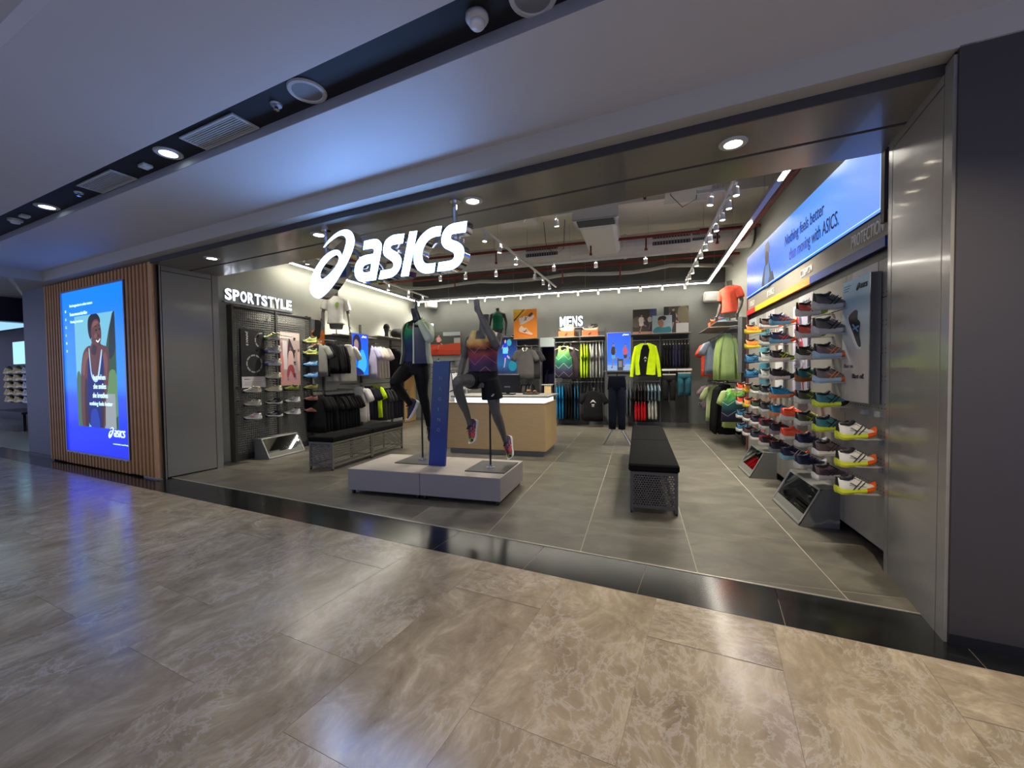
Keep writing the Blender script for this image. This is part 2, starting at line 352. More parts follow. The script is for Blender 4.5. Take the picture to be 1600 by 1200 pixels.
def tile_mat(name, stops, rough, scale, streak=(1,2.6,1), rnd_amt=.06):
    m = bpy.data.materials.new(name); m.use_nodes = True; nt = m.node_tree; b = nt.nodes['Principled BSDF']; N = nt.nodes.new; L = nt.links.new
    oi = N('ShaderNodeObjectInfo'); tc = N('ShaderNodeTexCoord'); cx = N('ShaderNodeCombineXYZ'); mu = N('ShaderNodeMath'); mu.operation = 'MULTIPLY'; mu.inputs[1].default_value = 53.0
    L(oi.outputs['Random'], mu.inputs[0]); L(mu.outputs[0], cx.inputs[0]); L(mu.outputs[0], cx.inputs[1])
    ad = N('ShaderNodeVectorMath'); L(tc.outputs['Object'], ad.inputs[0]); L(cx.outputs[0], ad.inputs[1])
    mp = N('ShaderNodeMapping'); mp.inputs['Scale'].default_value = streak; L(ad.outputs[0], mp.inputs[0])
    n1 = N('ShaderNodeTexNoise'); n1.inputs['Scale'].default_value = scale; n1.inputs['Detail'].default_value = 8; n1.inputs['Roughness'].default_value = .6; n1.inputs['Distortion'].default_value = .5; L(mp.outputs[0], n1.inputs['Vector'])
    r1 = ramp_nodes(nt, stops, n1.outputs[0])
    rv = N('ShaderNodeMapRange'); rv.inputs[3].default_value = 1-rnd_amt; rv.inputs[4].default_value = 1+rnd_amt; L(oi.outputs['Random'], rv.inputs[0])
    vs = N('ShaderNodeVectorMath'); vs.operation = 'SCALE'; L(r1.outputs[0], vs.inputs[0]); L(rv.outputs[0], vs.inputs['Scale']); L(vs.outputs[0], b.inputs['Base Color'])
    b.inputs['Roughness'].default_value = rough; return m
M_marble = marble_mat()
M_tile = tile_mat('grey_stone_tile', [(.25,(78,75,67)), (.5,(99,95,85)), (.75,(124,119,106))], .33, 2.4, streak=(1,1.7,1), rnd_amt=.04)
M_band = tile_mat('black_marble', [(.3,(12,14,14)), (.6,(26,28,27)), (.72,(44,46,44)), (.78,(90,90,86))], .16, 3.0)
M_grout = mat('grout', (176,168,150), .8)
M_grout2 = mat('stone_joint', (140,126,110), .4)

def clip_poly(p, axis, lim, keep_less, fn=lambda q: q):
    out = []
    for i in range(len(p)):
        a, b = p[i-1], p[i]; da, db = fn(a)-lim, fn(b)-lim
        if keep_less: da, db = -da, -db
        if (da >= 0) != (db >= 0):
            t = da/(da-db); out.append((a[0]+(b[0]-a[0])*t, a[1]+(b[1]-a[1])*t))
        if db >= 0: out.append(b)
    return out
# shop floor: square tiles laid with the shop's own walls, cut along the slanting threshold
shop_floor = struct('floor', MB().prism([(-8.2,4.7),(2.4,2.9),(2.4,12.3),(-8.2,12.3)], -.06, -.0015, 'z'), M_grout)
fv = lambda q: -q[0]*sin(FA) + q[1]*cos(FA)
P = .91; TH = {}
for i in range(-9, 3):
    for j in range(-1, 10):
        x0 = .43 + i*P + .003; y0 = 3.39 + j*P + .003; s_ = P-.007
        if y0 > 12.25: continue
        x1 = min(x0+s_, 2.2); y1 = min(y0+s_, 12.26)
        if x1 <= x0: continue
        poly = clip_poly([(x0,y0),(x1,y0),(x1,y1),(x0,y1)], 1, 3.43, False, fv)
        if len(poly) < 3 or x1 < -7.9: continue
        full = all(fv(q) >= 3.43 for q in ((x0,y0),(x1,y0),(x1,y1),(x0,y1))) and x1-x0 > s_-.001 and y1-y0 > s_-.001
        if full and 'f' in TH: o = link('tile', TH['f'], shop_floor, (x0, y0, 0))
        else:
            o = mk('tile', MB().prism([(a-x0, b-y0) for a, b in poly], -.006, 0, 'z'), M_tile, shop_floor, (x0, y0, 0))
            if full: TH['f'] = o.data
# mall floor: marble slabs parallel to the shopfront, then the black border
mall_floor = struct('floor_mall', MB().box((-20,-3.5,-.06),(4.2,3.44,-.0015)), M_grout2, rot=FR)
SL = mk('tile', MB().box((0,0,-.006),(.668,1.329,0)), M_marble, mall_floor, (-2.35, 1.6, 0)); SLm = SL.data
for i in range(-21, 9):
    for k in range(0, 5):
        v0 = 2.93 - (k+1)*1.331 - (.45 if i % 2 else 0)
        if not (i == 0 and k == 0): link('tile', SLm, mall_floor, (-2.35+i*.67, v0, 0))
SL.location = (-2.35, 2.93-1.331, 0)
for i in range(-21, 9):                       # cut pieces that close the half-bonded rows against the border
    if i % 2: link('tile', SLm, mall_floor, (-2.35+i*.67, 2.93-.444, 0)).scale = (1, .335, 1)
SB = mk('border_tile', MB().box((0,0,-.006),(.866,.475,.0)), M_band, mall_floor, (-.47, 2.936, 0))
for i in range(-16, 4):
    if i: link('border_tile', SB.data, mall_floor, (-.47+i*.87, 2.936, 0))
tr = mk('threshold_strip', MB().box((-7.42,3.413,-.004),(1.18,3.428,.004)), mat('brass_strip', (205,200,180), .3, metal=.6), mall_floor)

# shop walls
struct('wall_left', MB().box((-7.2,4.95,0),(-7.05,12.4,4.7)), M_walll)
wb = MB().box((-7.2,12.25,0),(-2.80,12.4,3.86)).box((-2.38,12.25,0),(2.35,12.4,3.86)).box((-2.80,12.25,2.5),(-2.38,12.4,3.86))
struct('wall_back', wb, M_wall)
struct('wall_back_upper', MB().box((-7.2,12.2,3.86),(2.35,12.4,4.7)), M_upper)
struct('wall_right', MB().box((2.2,3.9,0),(2.35,12.4,4.7)), M_walll)
struct('baseboard_back', MB().box((-7.05,12.235,0),(-2.80,12.25,.09)).box((-2.38,12.235,0),(2.2,12.25,.09)), mat('grey_baseboard', (96,92,84), .6))
struct('baseboard_right', MB().box((2.185,8.4,0),(2.2,12.235,.09)), MATS['grey_baseboard'])
struct('ceiling', MB().box((-7.8,4.0,4.7),(2.35,12.4,4.85)), M_slab)
# lintel of the opening, in the facade's frame
struct('wall_front_lintel', MB().box((-7.6,3.30,3.26),(1.4,4.18,4.7)), M_upper, rot=FR)
sf = struct('ceiling_soffit', MB().box((-7.42,3.25,3.24),(1.18,4.18,3.26)), M_groove, rot=FR)
mk('panel', MB().box((-7.415,3.25,3.2),(1.175,3.728,3.24)), M_soff, sf)
mk('panel', MB().box((-7.415,3.768,3.2),(1.175,4.18,3.24)), M_soff, sf)
struct('trim_fascia', MB().box((-7.42,3.235,3.2),(4.0,3.25,3.262)), M_darkwall, rot=FR)
# right portal jamb and dark wall
jr = struct('wall_right_portal', MB().box((1.185,3.14,0),(1.5,4.02,3.26)), M_groove, rot=FR)
mk('panel', MB().box((1.175,3.13,0),(1.19,3.225,3.24)), M_lam, jr)
mk('panel', MB().box((1.175,3.235,.0),(1.19,3.97,3.135)), M_lam, jr)
mk('panel', MB().box((1.175,3.98,0),(1.19,4.05,3.2)), M_lam, jr)
mk('panel', MB().box((1.175,3.235,3.145),(1.19,3.97,3.2)), M_lam, jr)
struct('wall_mall_right', MB().box((1.19,3.11,.06),(4.2,3.135,3.27)), M_darkwall, rot=FR)
struct('baseboard_mall_right', MB().box((1.19,3.105,0),(4.2,3.13,.06)), M_blk, rot=FR)
# left portal jamb
jl = struct('wall_left_portal', MB().box((-7.9,3.30,0),(-7.43,4.15,3.26)), M_groove, rot=FR)
mk('panel', MB().box((-7.435,3.28,0),(-7.42,3.36,3.2)), M_lam, jl)
mk('panel', MB().box((-7.435,3.37,.02),(-7.42,4.06,3.12)), M_lam, jl)
mk('panel', MB().box((-7.435,4.07,0),(-7.42,4.15,3.2)), M_lam, jl)
mk('panel', MB().box((-7.435,3.37,3.13),(-7.42,4.06,3.2)), M_lam, jl)
mk('panel', MB().box((-7.9,3.27,0),(-7.42,3.285,3.24)), M_lam, jl)
mk('panel', MB().box((-7.9,4.15,0),(-7.42,4.165,3.24)), M_lam, jl)
# wall that carries the wooden slats and the pier left of it
struct('wall_mall_left', MB().box((-11.2,3.34,0),(-7.9,3.55,3.3)), M_darkwall, rot=FR)
struct('wall_mall_pier', MB().box((-12.45,3.30,.06),(-11.22,3.62,3.27)), mat('pier_grey', (98,104,116), .5), rot=FR)
struct('baseboard_mall_pier', MB().box((-12.45,3.29,0),(-11.22,3.3,.06)), M_blk, rot=FR)
# mall ceiling: low bulkhead along the shops, main ceiling, black service recess, near ceiling
M_bulk = mat('bulkhead_paint', (176,172,160), .6)
struct('ceiling_bulkhead', MB().box((-10.75,3.11,3.262),(4.2,3.32,3.45)).box((-20,1.0,3.262),(-10.75,3.6,3.45)), M_bulk, rot=FR)
struct('ceiling_mall', MB().box((-10.76,2.17,3.43),(4.2,3.12,3.6)), M_ceil, rot=FR)
struct('ceiling_mall_near', MB().box((-10.76,.93,3.43),(4.2,1.83,3.6)), M_ceil, rot=FR)
struct('ceiling_mall_far', MB().box((-20,-3.5,3.56),(4.2,.94,3.7)), M_ceil, rot=FR)
struct('trim_recess_edge', MB().box((-10.76,2.165,3.432),(4.2,2.2,3.505)), M_ceilf, rot=FR)
struct('ceiling_recess', MB().box((-10.76,1.80,3.505),(4.2,2.2,3.6)), M_black, rot=FR)

# ---------------------------------------------------------------- wooden slat surround with the lit advertising screen
WF = (pi/2, 0, FA)       # local x right, y up, z towards the viewer, for a face of the facade
BK = (pi/2, 0, 0); LF = (pi/2, 0, pi/2); RT = (pi/2, 0, -pi/2)
sl = E('slat_wall', 'vertical wooden slat surround around the tall blue advertising screen', 'wall cladding', fp(-11.2, 3.28), FR)
mk('backing', MB().box((0,.02,.0),(1.0,.06,3.24)).box((3.0,.02,0),(3.78,.06,3.24)).box((1.0,.02,0),(3.0,.06,.24)).box((1.0,.02,3.06),(3.0,.06,3.24)), mat('slat_backing', (20,15,12), .9), sl)
smA = MB().box((0,-.04,0),(.058,.02,3.2), c=.003); SA = SB_ = SC_ = None
u = 0.0; k = 0
while u < 3.68:
    cx = u + .02; inside = .67 < cx < 2.98
    if inside:
        if SB_ is None:
            SB_ = mk('slat', MB().box((0,-.04,0),(.058,.02,.21), c=.003), M_wood, sl, (u, 0, .02))
            SC_ = mk('slat', MB().box((0,-.04,0),(.058,.02,.17), c=.003), M_wood, sl, (u, 0, 3.06))
        else:
            link('slat', SB_.data, sl, (u, 0, .02)); link('slat', SC_.data, sl, (u, 0, 3.06))
    else:
        if SA is None: SA = mk('slat', smA, M_wood, sl, (u, 0, .03))
        else: link('slat', SA.data, sl, (u, 0, .03))
    u += .112; k += 1
mk('end_post', MB().box((3.68,-.035,.02),(3.78,.06,3.235), c=.004), mat('slat_wood_end', (205,158,104), .5, noise=.1, stretch=(3,3,.4)), sl)
AW, AH = 2.23, 2.8
ad = E('advertising_screen', 'tall glowing blue screen showing a smiling woman, set in the wooden slats', 'screen', fp(-10.5, 3.27, .24), WF)
mk('frame', MB().box((-.03,-.03,-.02),(0,AH+.03,.03)).box((AW,-.03,-.02),(AW+.03,AH+.03,.03)).box((0,-.03,-.02),(AW,0,.03)).box((0,AH,-.02),(AW,AH+.03,.03)), M_alu, ad)
def ad_back():
    m = grad_mat('ad_sea', [(0,(8,30,205)), (.18,(6,40,225)), (.34,(10,60,190)), (.42,(30,105,215)), (.5,(20,110,225)), (.75,(8,105,240)), (1,(6,110,250))], axis=1, lo=0, hi=AH, emit=AD_E, wob=.10, nscale=1.2)
    for n in m.node_tree.nodes:
        if n.type == 'TEX_NOISE':
            tc = [q for q in m.node_tree.nodes if q.type == 'TEX_COORD'][0]
            mp = m.node_tree.nodes.new('ShaderNodeMapping'); mp.inputs['Scale'].default_value = (.6, 7, 1)
            m.node_tree.links.new(tc.outputs['Object'], mp.inputs[0]); m.node_tree.links.new(mp.outputs[0], n.inputs['Vector'])
    return m
mk('display', MB().box((0,0,-.02),(AW,AH,.01)), ad_back(), ad)
SKIN, SKD, HAIR = (94,58,52), (58,34,34), (24,18,24)
pic = E('photo_panel', None, None, (.47,.46,.012)); pic.parent = ad
PW, PH = 1.44, 1.9
sh = [((120,195,225), R(0,0,1,1)), ((70,110,90), sm((.0,0),(.0,.42),(.08,.5),(.16,.35),(.2,0))), ((46,82,52), sm((.7,0),(.66,.4),(.75,.66),(.9,.92),(1,.95),(1,0))),
      ((96,140,84), sm((.74,.1),(.72,.35),(.85,.5),(1,.46),(1,.12))), ((150,160,165), R(.7,0,.95,.30)), ((30,45,50), sm((.84,.6),(.87,.85),(.95,.98),(1,1),(1,.7))),
      (SKIN, sm((.12,.0),(.1,.25),(.13,.5),(.2,.66),(.32,.72),(.45,.73),(.42,.78),(.55,.80),(.66,.73),(.8,.70),(.84,.6),(.8,.4),(.72,.22),(.68,0),(.52,0),(.5,.3),(.35,.3),(.28,0))),
      (SKD, sm((.2,.0),(.2,.28),(.25,.45),(.3,.3),(.28,0))), (SKD, sm((.55,0),(.6,.25),(.68,.5),(.7,.3),(.64,0))),
      ((16,30,110), sm((.30,.02),(.27,.3),(.3,.5),(.33,.62),(.37,.62),(.4,.52),(.5,.42),(.6,.5),(.66,.62),(.7,.62),(.69,.45),(.62,.25),(.58,.0))),
      ((30,60,170), sm((.34,0),(.36,.14),(.5,.16),(.56,0))),
      ((175,215,240), sm((.35,.68),(.37,.69),(.40,.5),(.46,.44),(.5,.43),(.55,.46),(.62,.6),(.66,.68),(.68,.67),(.63,.54),(.57,.43),(.5,.40),(.43,.42),(.38,.48))),
      (SKIN, sm((.40,.62),(.42,.74),(.54,.78),(.58,.66),(.5,.5))), (SKD, sm((.42,.66),(.46,.73),(.56,.72),(.52,.64))),
      ((122,80,68), sm((.16,.5),(.2,.62),(.3,.68),(.36,.64),(.28,.58),(.22,.46))), ((118,76,66), sm((.70,.62),(.76,.66),(.81,.58),(.77,.44),(.74,.5))), (HAIR, sm((.36,.84),(.36,.95),(.45,1.0),(.58,1.0),(.66,.95),(.64,.9),(.5,.86),(.42,.78))),
      (SKIN, sm((.43,.82),(.44,.9),(.52,.95),(.62,.94),(.67,.88),(.68,.8),(.64,.735),(.58,.715),(.51,.73),(.46,.77))),
      (SKD, ell(.40,.83,.022,.03)), ((128,84,74), sm((.46,.88),(.5,.93),(.58,.935),(.62,.92),(.55,.9))), ((124,80,70), sm((.50,.80),(.54,.83),(.58,.81),(.55,.785))), ((132,90,80), sm((.605,.86),(.612,.83),(.622,.81),(.615,.85))), (HAIR, sm((.53,.855),(.57,.865),(.585,.855),(.56,.848))), (HAIR, sm((.62,.865),(.65,.87),(.665,.86),(.64,.853))),
      (HAIR, sm((.51,.885),(.55,.895),(.585,.885),(.55,.888))), (HAIR, sm((.61,.893),(.64,.9),(.665,.89),(.64,.893))),
      (SKD, sm((.595,.83),(.6,.80),(.625,.795),(.635,.81),(.61,.81))), ((240,240,240), sm((.55,.772),(.6,.762),(.655,.782),(.645,.762),(.6,.745),(.56,.755))), (SKD, sm((.545,.768),(.6,.744),(.66,.775),(.61,.735)))]
art(pic, PW, PH, sh, emit=.85)
M_adtxt = mat('ad_text_light', (190,225,255), .4, emit=1.3, ecol=(190,225,255))
for i, s_ in enumerate(['but when', 'she smiles', 'she breathes', 'nothing feels better']):
    w_ = [.42, .44, .52, .80][i]
    text(pic, s_, .40+(.5-w_/2)*.9, .80-i*.15, w_, .09, z=.012, m=M_adtxt, bold=.01)
for i, (s_, w_) in enumerate([('Find imagination in softest texture', .86), ('Because movement that follow', .66), ('Working foundations', .50)]):
    text(ad, s_, .30, 2.52-i*.14, w_, .06, z=.012, m=M_adtxt)
for i, ch in enumerate('NAGINO'): text(ad, ch, .11, 2.45-i*.14, .035, .045, z=.012, m=M_adtxt, rot=0)
small_logo(ad, 1.55, .30, .56, M_adtxt, z=.013)
text(ad, 'sound mind, sound body', 1.70, .2, .5, .03, z=.012, m=M_adtxt)

# ---------------------------------------------------------------- hanging shop sign
sg = E('hanging_sign', 'large hanging sign of glowing white letters with chrome sides', 'sign', fp(-4.17, 3.35, 2.40), WF)
for k in ('swirl', 'a', 's', 'i', 'c', 's2'):
    me = flat_shape(logo_polys(k, 1, 5), .11, 'letter'); me.transform(Matrix.Translation((0, 0, -.09)))
    me.materials.append(M_chrome); me.materials.append(M_signw); me.materials.append(M_signs)
    for p in me.polygons: p.material_index = 1 if p.normal.z > .9 else (2 if p.normal.z < -.9 else 0)
    lt = link('letter', me, sg)
rb = mk('support_bar', MB().box((.65,.40,-.13),(2.0,.44,-.10)).box((.5,.2,-.13),(2.0,.235,-.10)), M_alu, sg)
for x in (.19, 1.94):
    mk('hanging_pole', MB().lathe([(.022,.42),(.022,.80)], 14, axis='y', c=(x,0,-.06)).lathe([(.055,.785),(.055,.80)], 18, axis='y', c=(x,0,-.06)), M_chrome, sg, smooth=False)
    mk('support_bar', MB().box((x-.02,.3,-.13),(x+.02,.5,-.05)), M_alu, sg)

# ---------------------------------------------------------------- lamps
def lamp(kind, name, energy, col, loc, rot=(0,0,0), parent=None, size=.04, cone=100, blend=.6):
    l = bpy.data.lights.new(name, kind); l.energy = energy; l.color = col
    if kind == 'SPOT': l.spot_size = radians(cone); l.spot_blend = blend; l.shadow_soft_size = size
    o = bpy.data.objects.new(name, l); COL.objects.link(o); o.location = loc; o.rotation_euler = rot
    if parent: o.parent = parent
    return o
def downlight(label, loc, r=.085, energy=DOWN_W, col=(1,.90,.74), group=None, rotz=FA, frame=M_offw, lens=None, cone=110):
    e = E('ceiling_downlight', label, 'downlight', loc, (0,0,rotz), group)
    mk('rim', MB().lathe([(r*.72,-.004),(r*.72,-.012),(r,-.014),(r+.012,-.006),(r+.012,0)], 24, caps=False), frame, e, smooth=False)
    mk('lens', MB().lathe([(.001,-.003),(r*.72,-.003),(r*.72,-.001),(.001,-.001)], 24), lens or M_lens, e)
    if energy: lamp('SPOT', 'downlight_bulb', energy, col, (0,0,-.03), parent=e, size=.02, cone=cone, blend=.8)
    return e
for (u, nm) in ((-6.34,'round soffit downlight beside the left end of the shopfront'), (-4.19,'round soffit downlight above the tall loop of the hanging sign'), (-2.08,'round soffit downlight beside the right pole of the hanging sign'), (.13,'round soffit downlight nearest the right shop pillar')):
    downlight(nm, fp(u, 3.49, 3.2), group='soffit downlights')
M_lensc = mat('lamp_lens_cool', (225,245,255), .4, emit=6.0)
for u, nm in ((-4.30,'glowing round downlight between the two ceiling vents'), (-6.86,'glowing round downlight beyond the farther ceiling vent')):
    downlight(nm, fp(u, 2.04, 3.505), r=.095, energy=26, col=(.80,.92,1), group='downlights in the black ceiling recess', lens=M_lensc)
downlight('added unseen warm recess downlight above the right end of the shopfront', fp(1.0, 2.04, 3.505), r=.095, energy=240, col=(1,.86,.66), group='downlights in the black ceiling recess')  # extra lamp outside the view, added to brighten the right mall floor
def zf(x, y, dz=0): return Vector((x, y, 3.505+dz))
# round speaker, detector, sprinklers, small boxes, vents in the recess
def speaker(x, y, label):
    e = E('ceiling_speaker', label, 'speaker', zf(x,y), FR)
    mk('rim', MB().lathe([(.095,-.002),(.10,-.014),(.122,-.012),(.128,0)], 28, caps=False), M_offw, e)
    mk('grille', MB().lathe([(.001,-.008),(.096,-.006),(.096,0),(.001,0)], 28), mat('speaker_mesh', (120,124,130), .6), e)
speaker(-2.18, 2.40, 'round ceiling speaker with pale rim in the black ceiling recess')
speaker(-.52, 2.17, 'round ceiling speaker cut by the top edge of the photo')
e = E('smoke_detector', 'white domed smoke detector in the black recess near the top of the photo', 'detector', zf(-.84,2.19), FR)
mk('base', MB().lathe([(.001,0),(.062,0),(.064,-.02),(.055,-.035),(.001,-.036)], 24), M_offw, e, smooth=True)
mk('sensor', MB().lathe([(.04,-.034),(.042,-.055),(.03,-.068),(.001,-.072)], 24), M_white, e, smooth=True)
for x, y, nm in ((-2.50,2.45,'small chrome sprinkler head beside the ceiling speaker'), (-5.66,2.95,'small sprinkler head between the farther vent and downlight')):
    e = E('fire_sprinkler', nm, 'sprinkler', zf(x,y), FR)
    mk('rose', MB().lathe([(.001,0),(.042,0),(.036,-.012),(.001,-.014)], 18), M_alu, e)
    mk('head', MB().lathe([(.001,-.012),(.014,-.014),(.011,-.035),(.02,-.036),(.02,-.04),(.001,-.041)], 12), M_chrome, e)
for x, y, w_, nm in ((-4.35,2.76,.10,'small white ceiling junction box between the vents'), (-7.05,3.15,.10,'small white ceiling box nearest the left edge of the photo')):
    e = E('junction_box', nm, 'box', zf(x,y), FR)
    mk('body', MB().box((-w_/2,-.04,-.03),(w_/2,.04,0), c=.006), M_offw, e)
    mk('cover', MB().box((-w_*.3,-.02,-.034),(w_*.3,.02,-.03), c=.001), M_white, e)
e = E('occupancy_sensor', 'domed white sensor in the ceiling recess by the left edge', 'detector', zf(-7.35,3.2), FR)
mk('base', MB().lathe([(.001,0),(.07,0),(.066,-.025),(.001,-.03)], 20), M_offw, e)
mk('dome', MB().lathe([(.045,-.025),(.04,-.05),(.001,-.058)], 20), M_white, e)
def vent(u, v, w_, d_, label):
    e = E('ceiling_vent', label, 'air vent', fp(u, v, 3.503), FR, 'vents in the black ceiling recess')
    mk('frame', MB().box((-w_/2,-d_/2,-.012),(w_/2,-d_/2+.02,0)).box((-w_/2,d_/2-.02,-.012),(w_/2,d_/2,0)).box((-w_/2,-d_/2+.02,-.012),(-w_/2+.02,d_/2-.02,0)).box((w_/2-.02,-d_/2+.02,-.012),(w_/2,d_/2-.02,0)), M_offw, e)
    n = 9; s0 = None
    for i in range(n):
        y = -d_/2+.02 + (i+.5)*(d_-.04)/n
        if s0 is None: s0 = mk('slat', MB().box((-w_/2+.02,-.0035,-.012),(w_/2-.02,.0035,0)), M_offw, e, (0, y, 0))
        else: link('slat', s0.data, e, (0, y, 0))
vent(-3.58, 2.05, .71, .21, 'slatted ceiling vent between the round speaker and nearer downlight')
vent(-5.47, 2.05, .71, .21, 'slatted ceiling vent between the two glowing recess downlights')

# ---------------------------------------------------------------- shop ceiling: track lights, strips, ducts, pipes
NHEAD = [0]
def head_proto():
    e = E('track_spotlight', 'x', 'spotlight')
    mk('adapter', MB().box((-.012,-.07,-.03),(.012,.07,0)).tube((0,0,-.03),(0,0,-.06),.008,8), M_white, e)
    mk('lamp_body', MB().lathe([(.001,-.06),(.03,-.06),(.036,-.075),(.04,-.17),(.036,-.17),(.034,-.16),(.001,-.16)], 16), M_white, e, smooth=False)
    mk('lens', MB().lathe([(.001,-.165),(.034,-.165),(.034,-.162),(.001,-.162)], 16), M_lens, e)
    return e
HP = head_proto(); used = [False]
def head(loc, aim, label, group, on=True, power=1.0, tilt=None):
    e = HP if not used[0] else copy_tree(HP); used[0] = True
    e.location = loc; e['label'] = label; e['group'] = group
    d = Vector(aim) - Vector(loc); az = math.atan2(d.y, d.x)
    tl = tilt if tilt is not None else min(.5, math.atan2(Vector((d.x, d.y)).length, -d.z)*.3)
    body = [c for c in e.children if not c.name.startswith('adapter')]
    for c in body:
        c.rotation_euler = (0, 0, 0)
        c.matrix_local = Matrix.Translation((0,0,-.06)) @ Matrix.Rotation(az, 4, 'Z') @ Matrix.Rotation(-tl, 4, 'Y') @ Matrix.Translation((0,0,.06))
    if on:
        q = d.to_track_quat('-Z', 'Y').to_euler()
        lamp('SPOT', 'spot_bulb', SPOT_W*power, (1,.93,.82), (d.normalized()*.2 + Vector((0,0,-.06)))[:], q, e, size=.04, cone=88, blend=.9)
    return e
def track(name, a, b, label, w_=.034):
    a, b = Vector(a), Vector(b); d = b-a
    e = E(name, label, 'light track', a, (0,0,math.atan2(d.y,d.x)))
    L_ = d.length
    mk('rail', MB().box((0,-w_/2,0),(L_,w_/2,.035)), M_white, e)
    n = max(2, int(L_/1.6))
    for i in range(n):
        x = L_*(i+.5)/n
        mk('wire', MB().tube((x,0,.035),(x,0,4.69-a.z),.003,5), M_alu, e)
    return e
track('light_track', (-2.46,6.3,3.9), (-2.2,11.6,3.9), 'long white ceiling light track running back from the sign')
track('light_track', (1.15,5.6,3.9), (1.22,11.7,3.9), 'long white light track running back beside the right wall')
track('light_track', (-5.0,9.05,3.9), (-2.5,9.05,3.9), 'short cross light track behind the hanging sign letters')
track('light_track', (-2.2,9.0,3.9), (1.0,9.0,3.9), 'cross light track below the long round duct')
track('light_track', (.75,6.13,3.9), (1.1,6.13,3.9), 'very short light track piece beside the front of the right track')
track('light_track', (-1.5,6.4,3.95), (-.95,6.4,3.95), 'very short light track piece just inside the shopfront')
track('light_track', (-6.25,6.2,3.9), (-6.3,11.8,3.9), 'white light track running beside the left wall strip')
for i, (x, y, ax, ay, on) in enumerate([(-2.445,6.6,-2.6,5.6,1),(-2.41,7.3,-4.0,7.3,1),(-2.37,8.2,-2.6,7.5,1),(-2.32,9.6,-3,11.9,1),(-2.28,10.3,-2,11.9,0),(-2.25,10.9,-1.2,12,1)]):
    head((x,y,3.9), (ax,ay,.8), 'white track spotlight, %s from the front on the track behind the sign' % ['first','second','third','fourth','fifth','sixth'][i], 'spotlights on the middle track', bool(on), power=.45 if i == 0 else 1)
ys = [5.9,6.35,6.8,7.3,7.85,8.4,8.95,9.6,10.3,10.9,11.4]
for i, y in enumerate(ys):
    head((1.18,y,3.9), (1.75,y-.3,.6), 'white track spotlight, %s from the front along the right wall' % ['first','second','third','fourth','fifth','sixth','seventh','eighth','ninth','tenth','last'][i], 'spotlights on the right track', i in (0,1,3,5,7,9), .8)
head((.93,6.13,3.9), (-.2,6.2,.5), 'white track spotlight set slightly apart, first on the right cluster', 'spotlights on the right track', True)
for i, x in enumerate((-4.5,-3.85,-3.1)):
    head((x,9.05,3.9), (x,10.5,.4), 'white track spotlight, %s from the left behind the hanging sign' % ['first','second','third'][i], 'spotlights on the cross tracks', i == 1)
for i, x in enumerate((-1.75,-.85,.15)):
    head((x,9.0,3.9), (x,11.5,.8), 'white track spotlight, %s from the left on the cross track below the round duct' % ['first','second','third'][i], 'spotlights on the cross tracks', i == 1)
head((-1.2,6.4,3.95), (-.6,8.5,0), 'single white ceiling spotlight nearest the shopfront, left of the square duct', 'spotlights on the cross tracks', True, power=.35)
for i, y in enumerate((6.8,7.7,8.6,9.6,10.6,11.4)):
    head((-6.27,y,3.9), (-6.8,y,.6), 'white track spotlight, %s from the front along the left wall' % ['first','second','third','fourth','fifth','sixth'][i], 'spotlights on the left track', i % 2 == 0, 1.1)
def strip(a, b, label, segs):
    a, b = Vector(a), Vector(b); d = b-a; L_ = d.length
    e = E('led_strip', label, 'strip light', a, (0,0,math.atan2(d.y,d.x)), 'strip lights around the shop ceiling')
    mk('housing', MB().box((0,-.035,0),(L_,.035,.07)), M_alu, e)
    for s0, s1 in segs: mk('diffuser', MB().box((s0,-.026,-.012),(s1,.026,0)), M_led, e)
    n = max(2, int(L_/1.8))
    for i in range(n): mk('wire', MB().tube((L_*(i+.5)/n,0,.07),(L_*(i+.5)/n,0,4.69-a.z),.003,5), M_alu, e)
    return e
xs_ = [-6.72+i*.565 for i in range(16)]
strip((-6.72,11.95,3.82), (1.75,11.95,3.82), 'long bright LED strip along the back wall', [(i*.565+.035, min(i*.565+.53, 8.45)) for i in range(15)])
strip((-6.78,6.7,3.83), (-6.74,11.9,3.83), 'bright LED strip along the left wall', [(0.02,5.15)])
strip((1.62,5.35,3.8), (1.74,11.95,3.82), 'bright LED strip along the right wall', [(0.02,.40),(1.9,6.58)])
for i in range(15):
    head((-6.72+i*.565,11.95,3.82), (-6.72+i*.565,12.2,1.6), 'small white wall spotlight, number %s from the left on the back strip' % ['one','two','three','four','five','six','seven','eight','nine','ten','eleven','twelve','thirteen','fourteen','fifteen'][i], 'spotlights on the back strip', False).scale = (.8,.8,.7)
M_duct = mat('duct_grey', (212,208,200), .55, metal=.15, noise=.05)
M_duct2 = mat('duct_white', (226,224,218), .6)
def duct_grille(parent, x, z, y, w_=.72, h_=.2):
    g = mk('grille', MB().box((x-w_/2,y-.02,z-h_/2),(x+w_/2,y,z+h_/2)), mat('grille_dark', (52,54,58), .6), parent)
    s0 = None
    for i in range(13):
        xx = x-w_/2+.03+i*(w_-.06)/12
        if s0 is None: s0 = mk('blade', MB().box((-.006,-.012,-h_/2),(.006,0,h_/2)), M_alu, g, (xx, y-.02, z))
        else: link('blade', s0.data, g, (xx, y-.02, z))
    return g
dk = E('air_duct', 'long pale round air duct crossing the shop ceiling with two grilles', 'duct', (-6.9,9.4,4.22))
prof = [(.0,.21,.21),(9.05,.21,.21)]
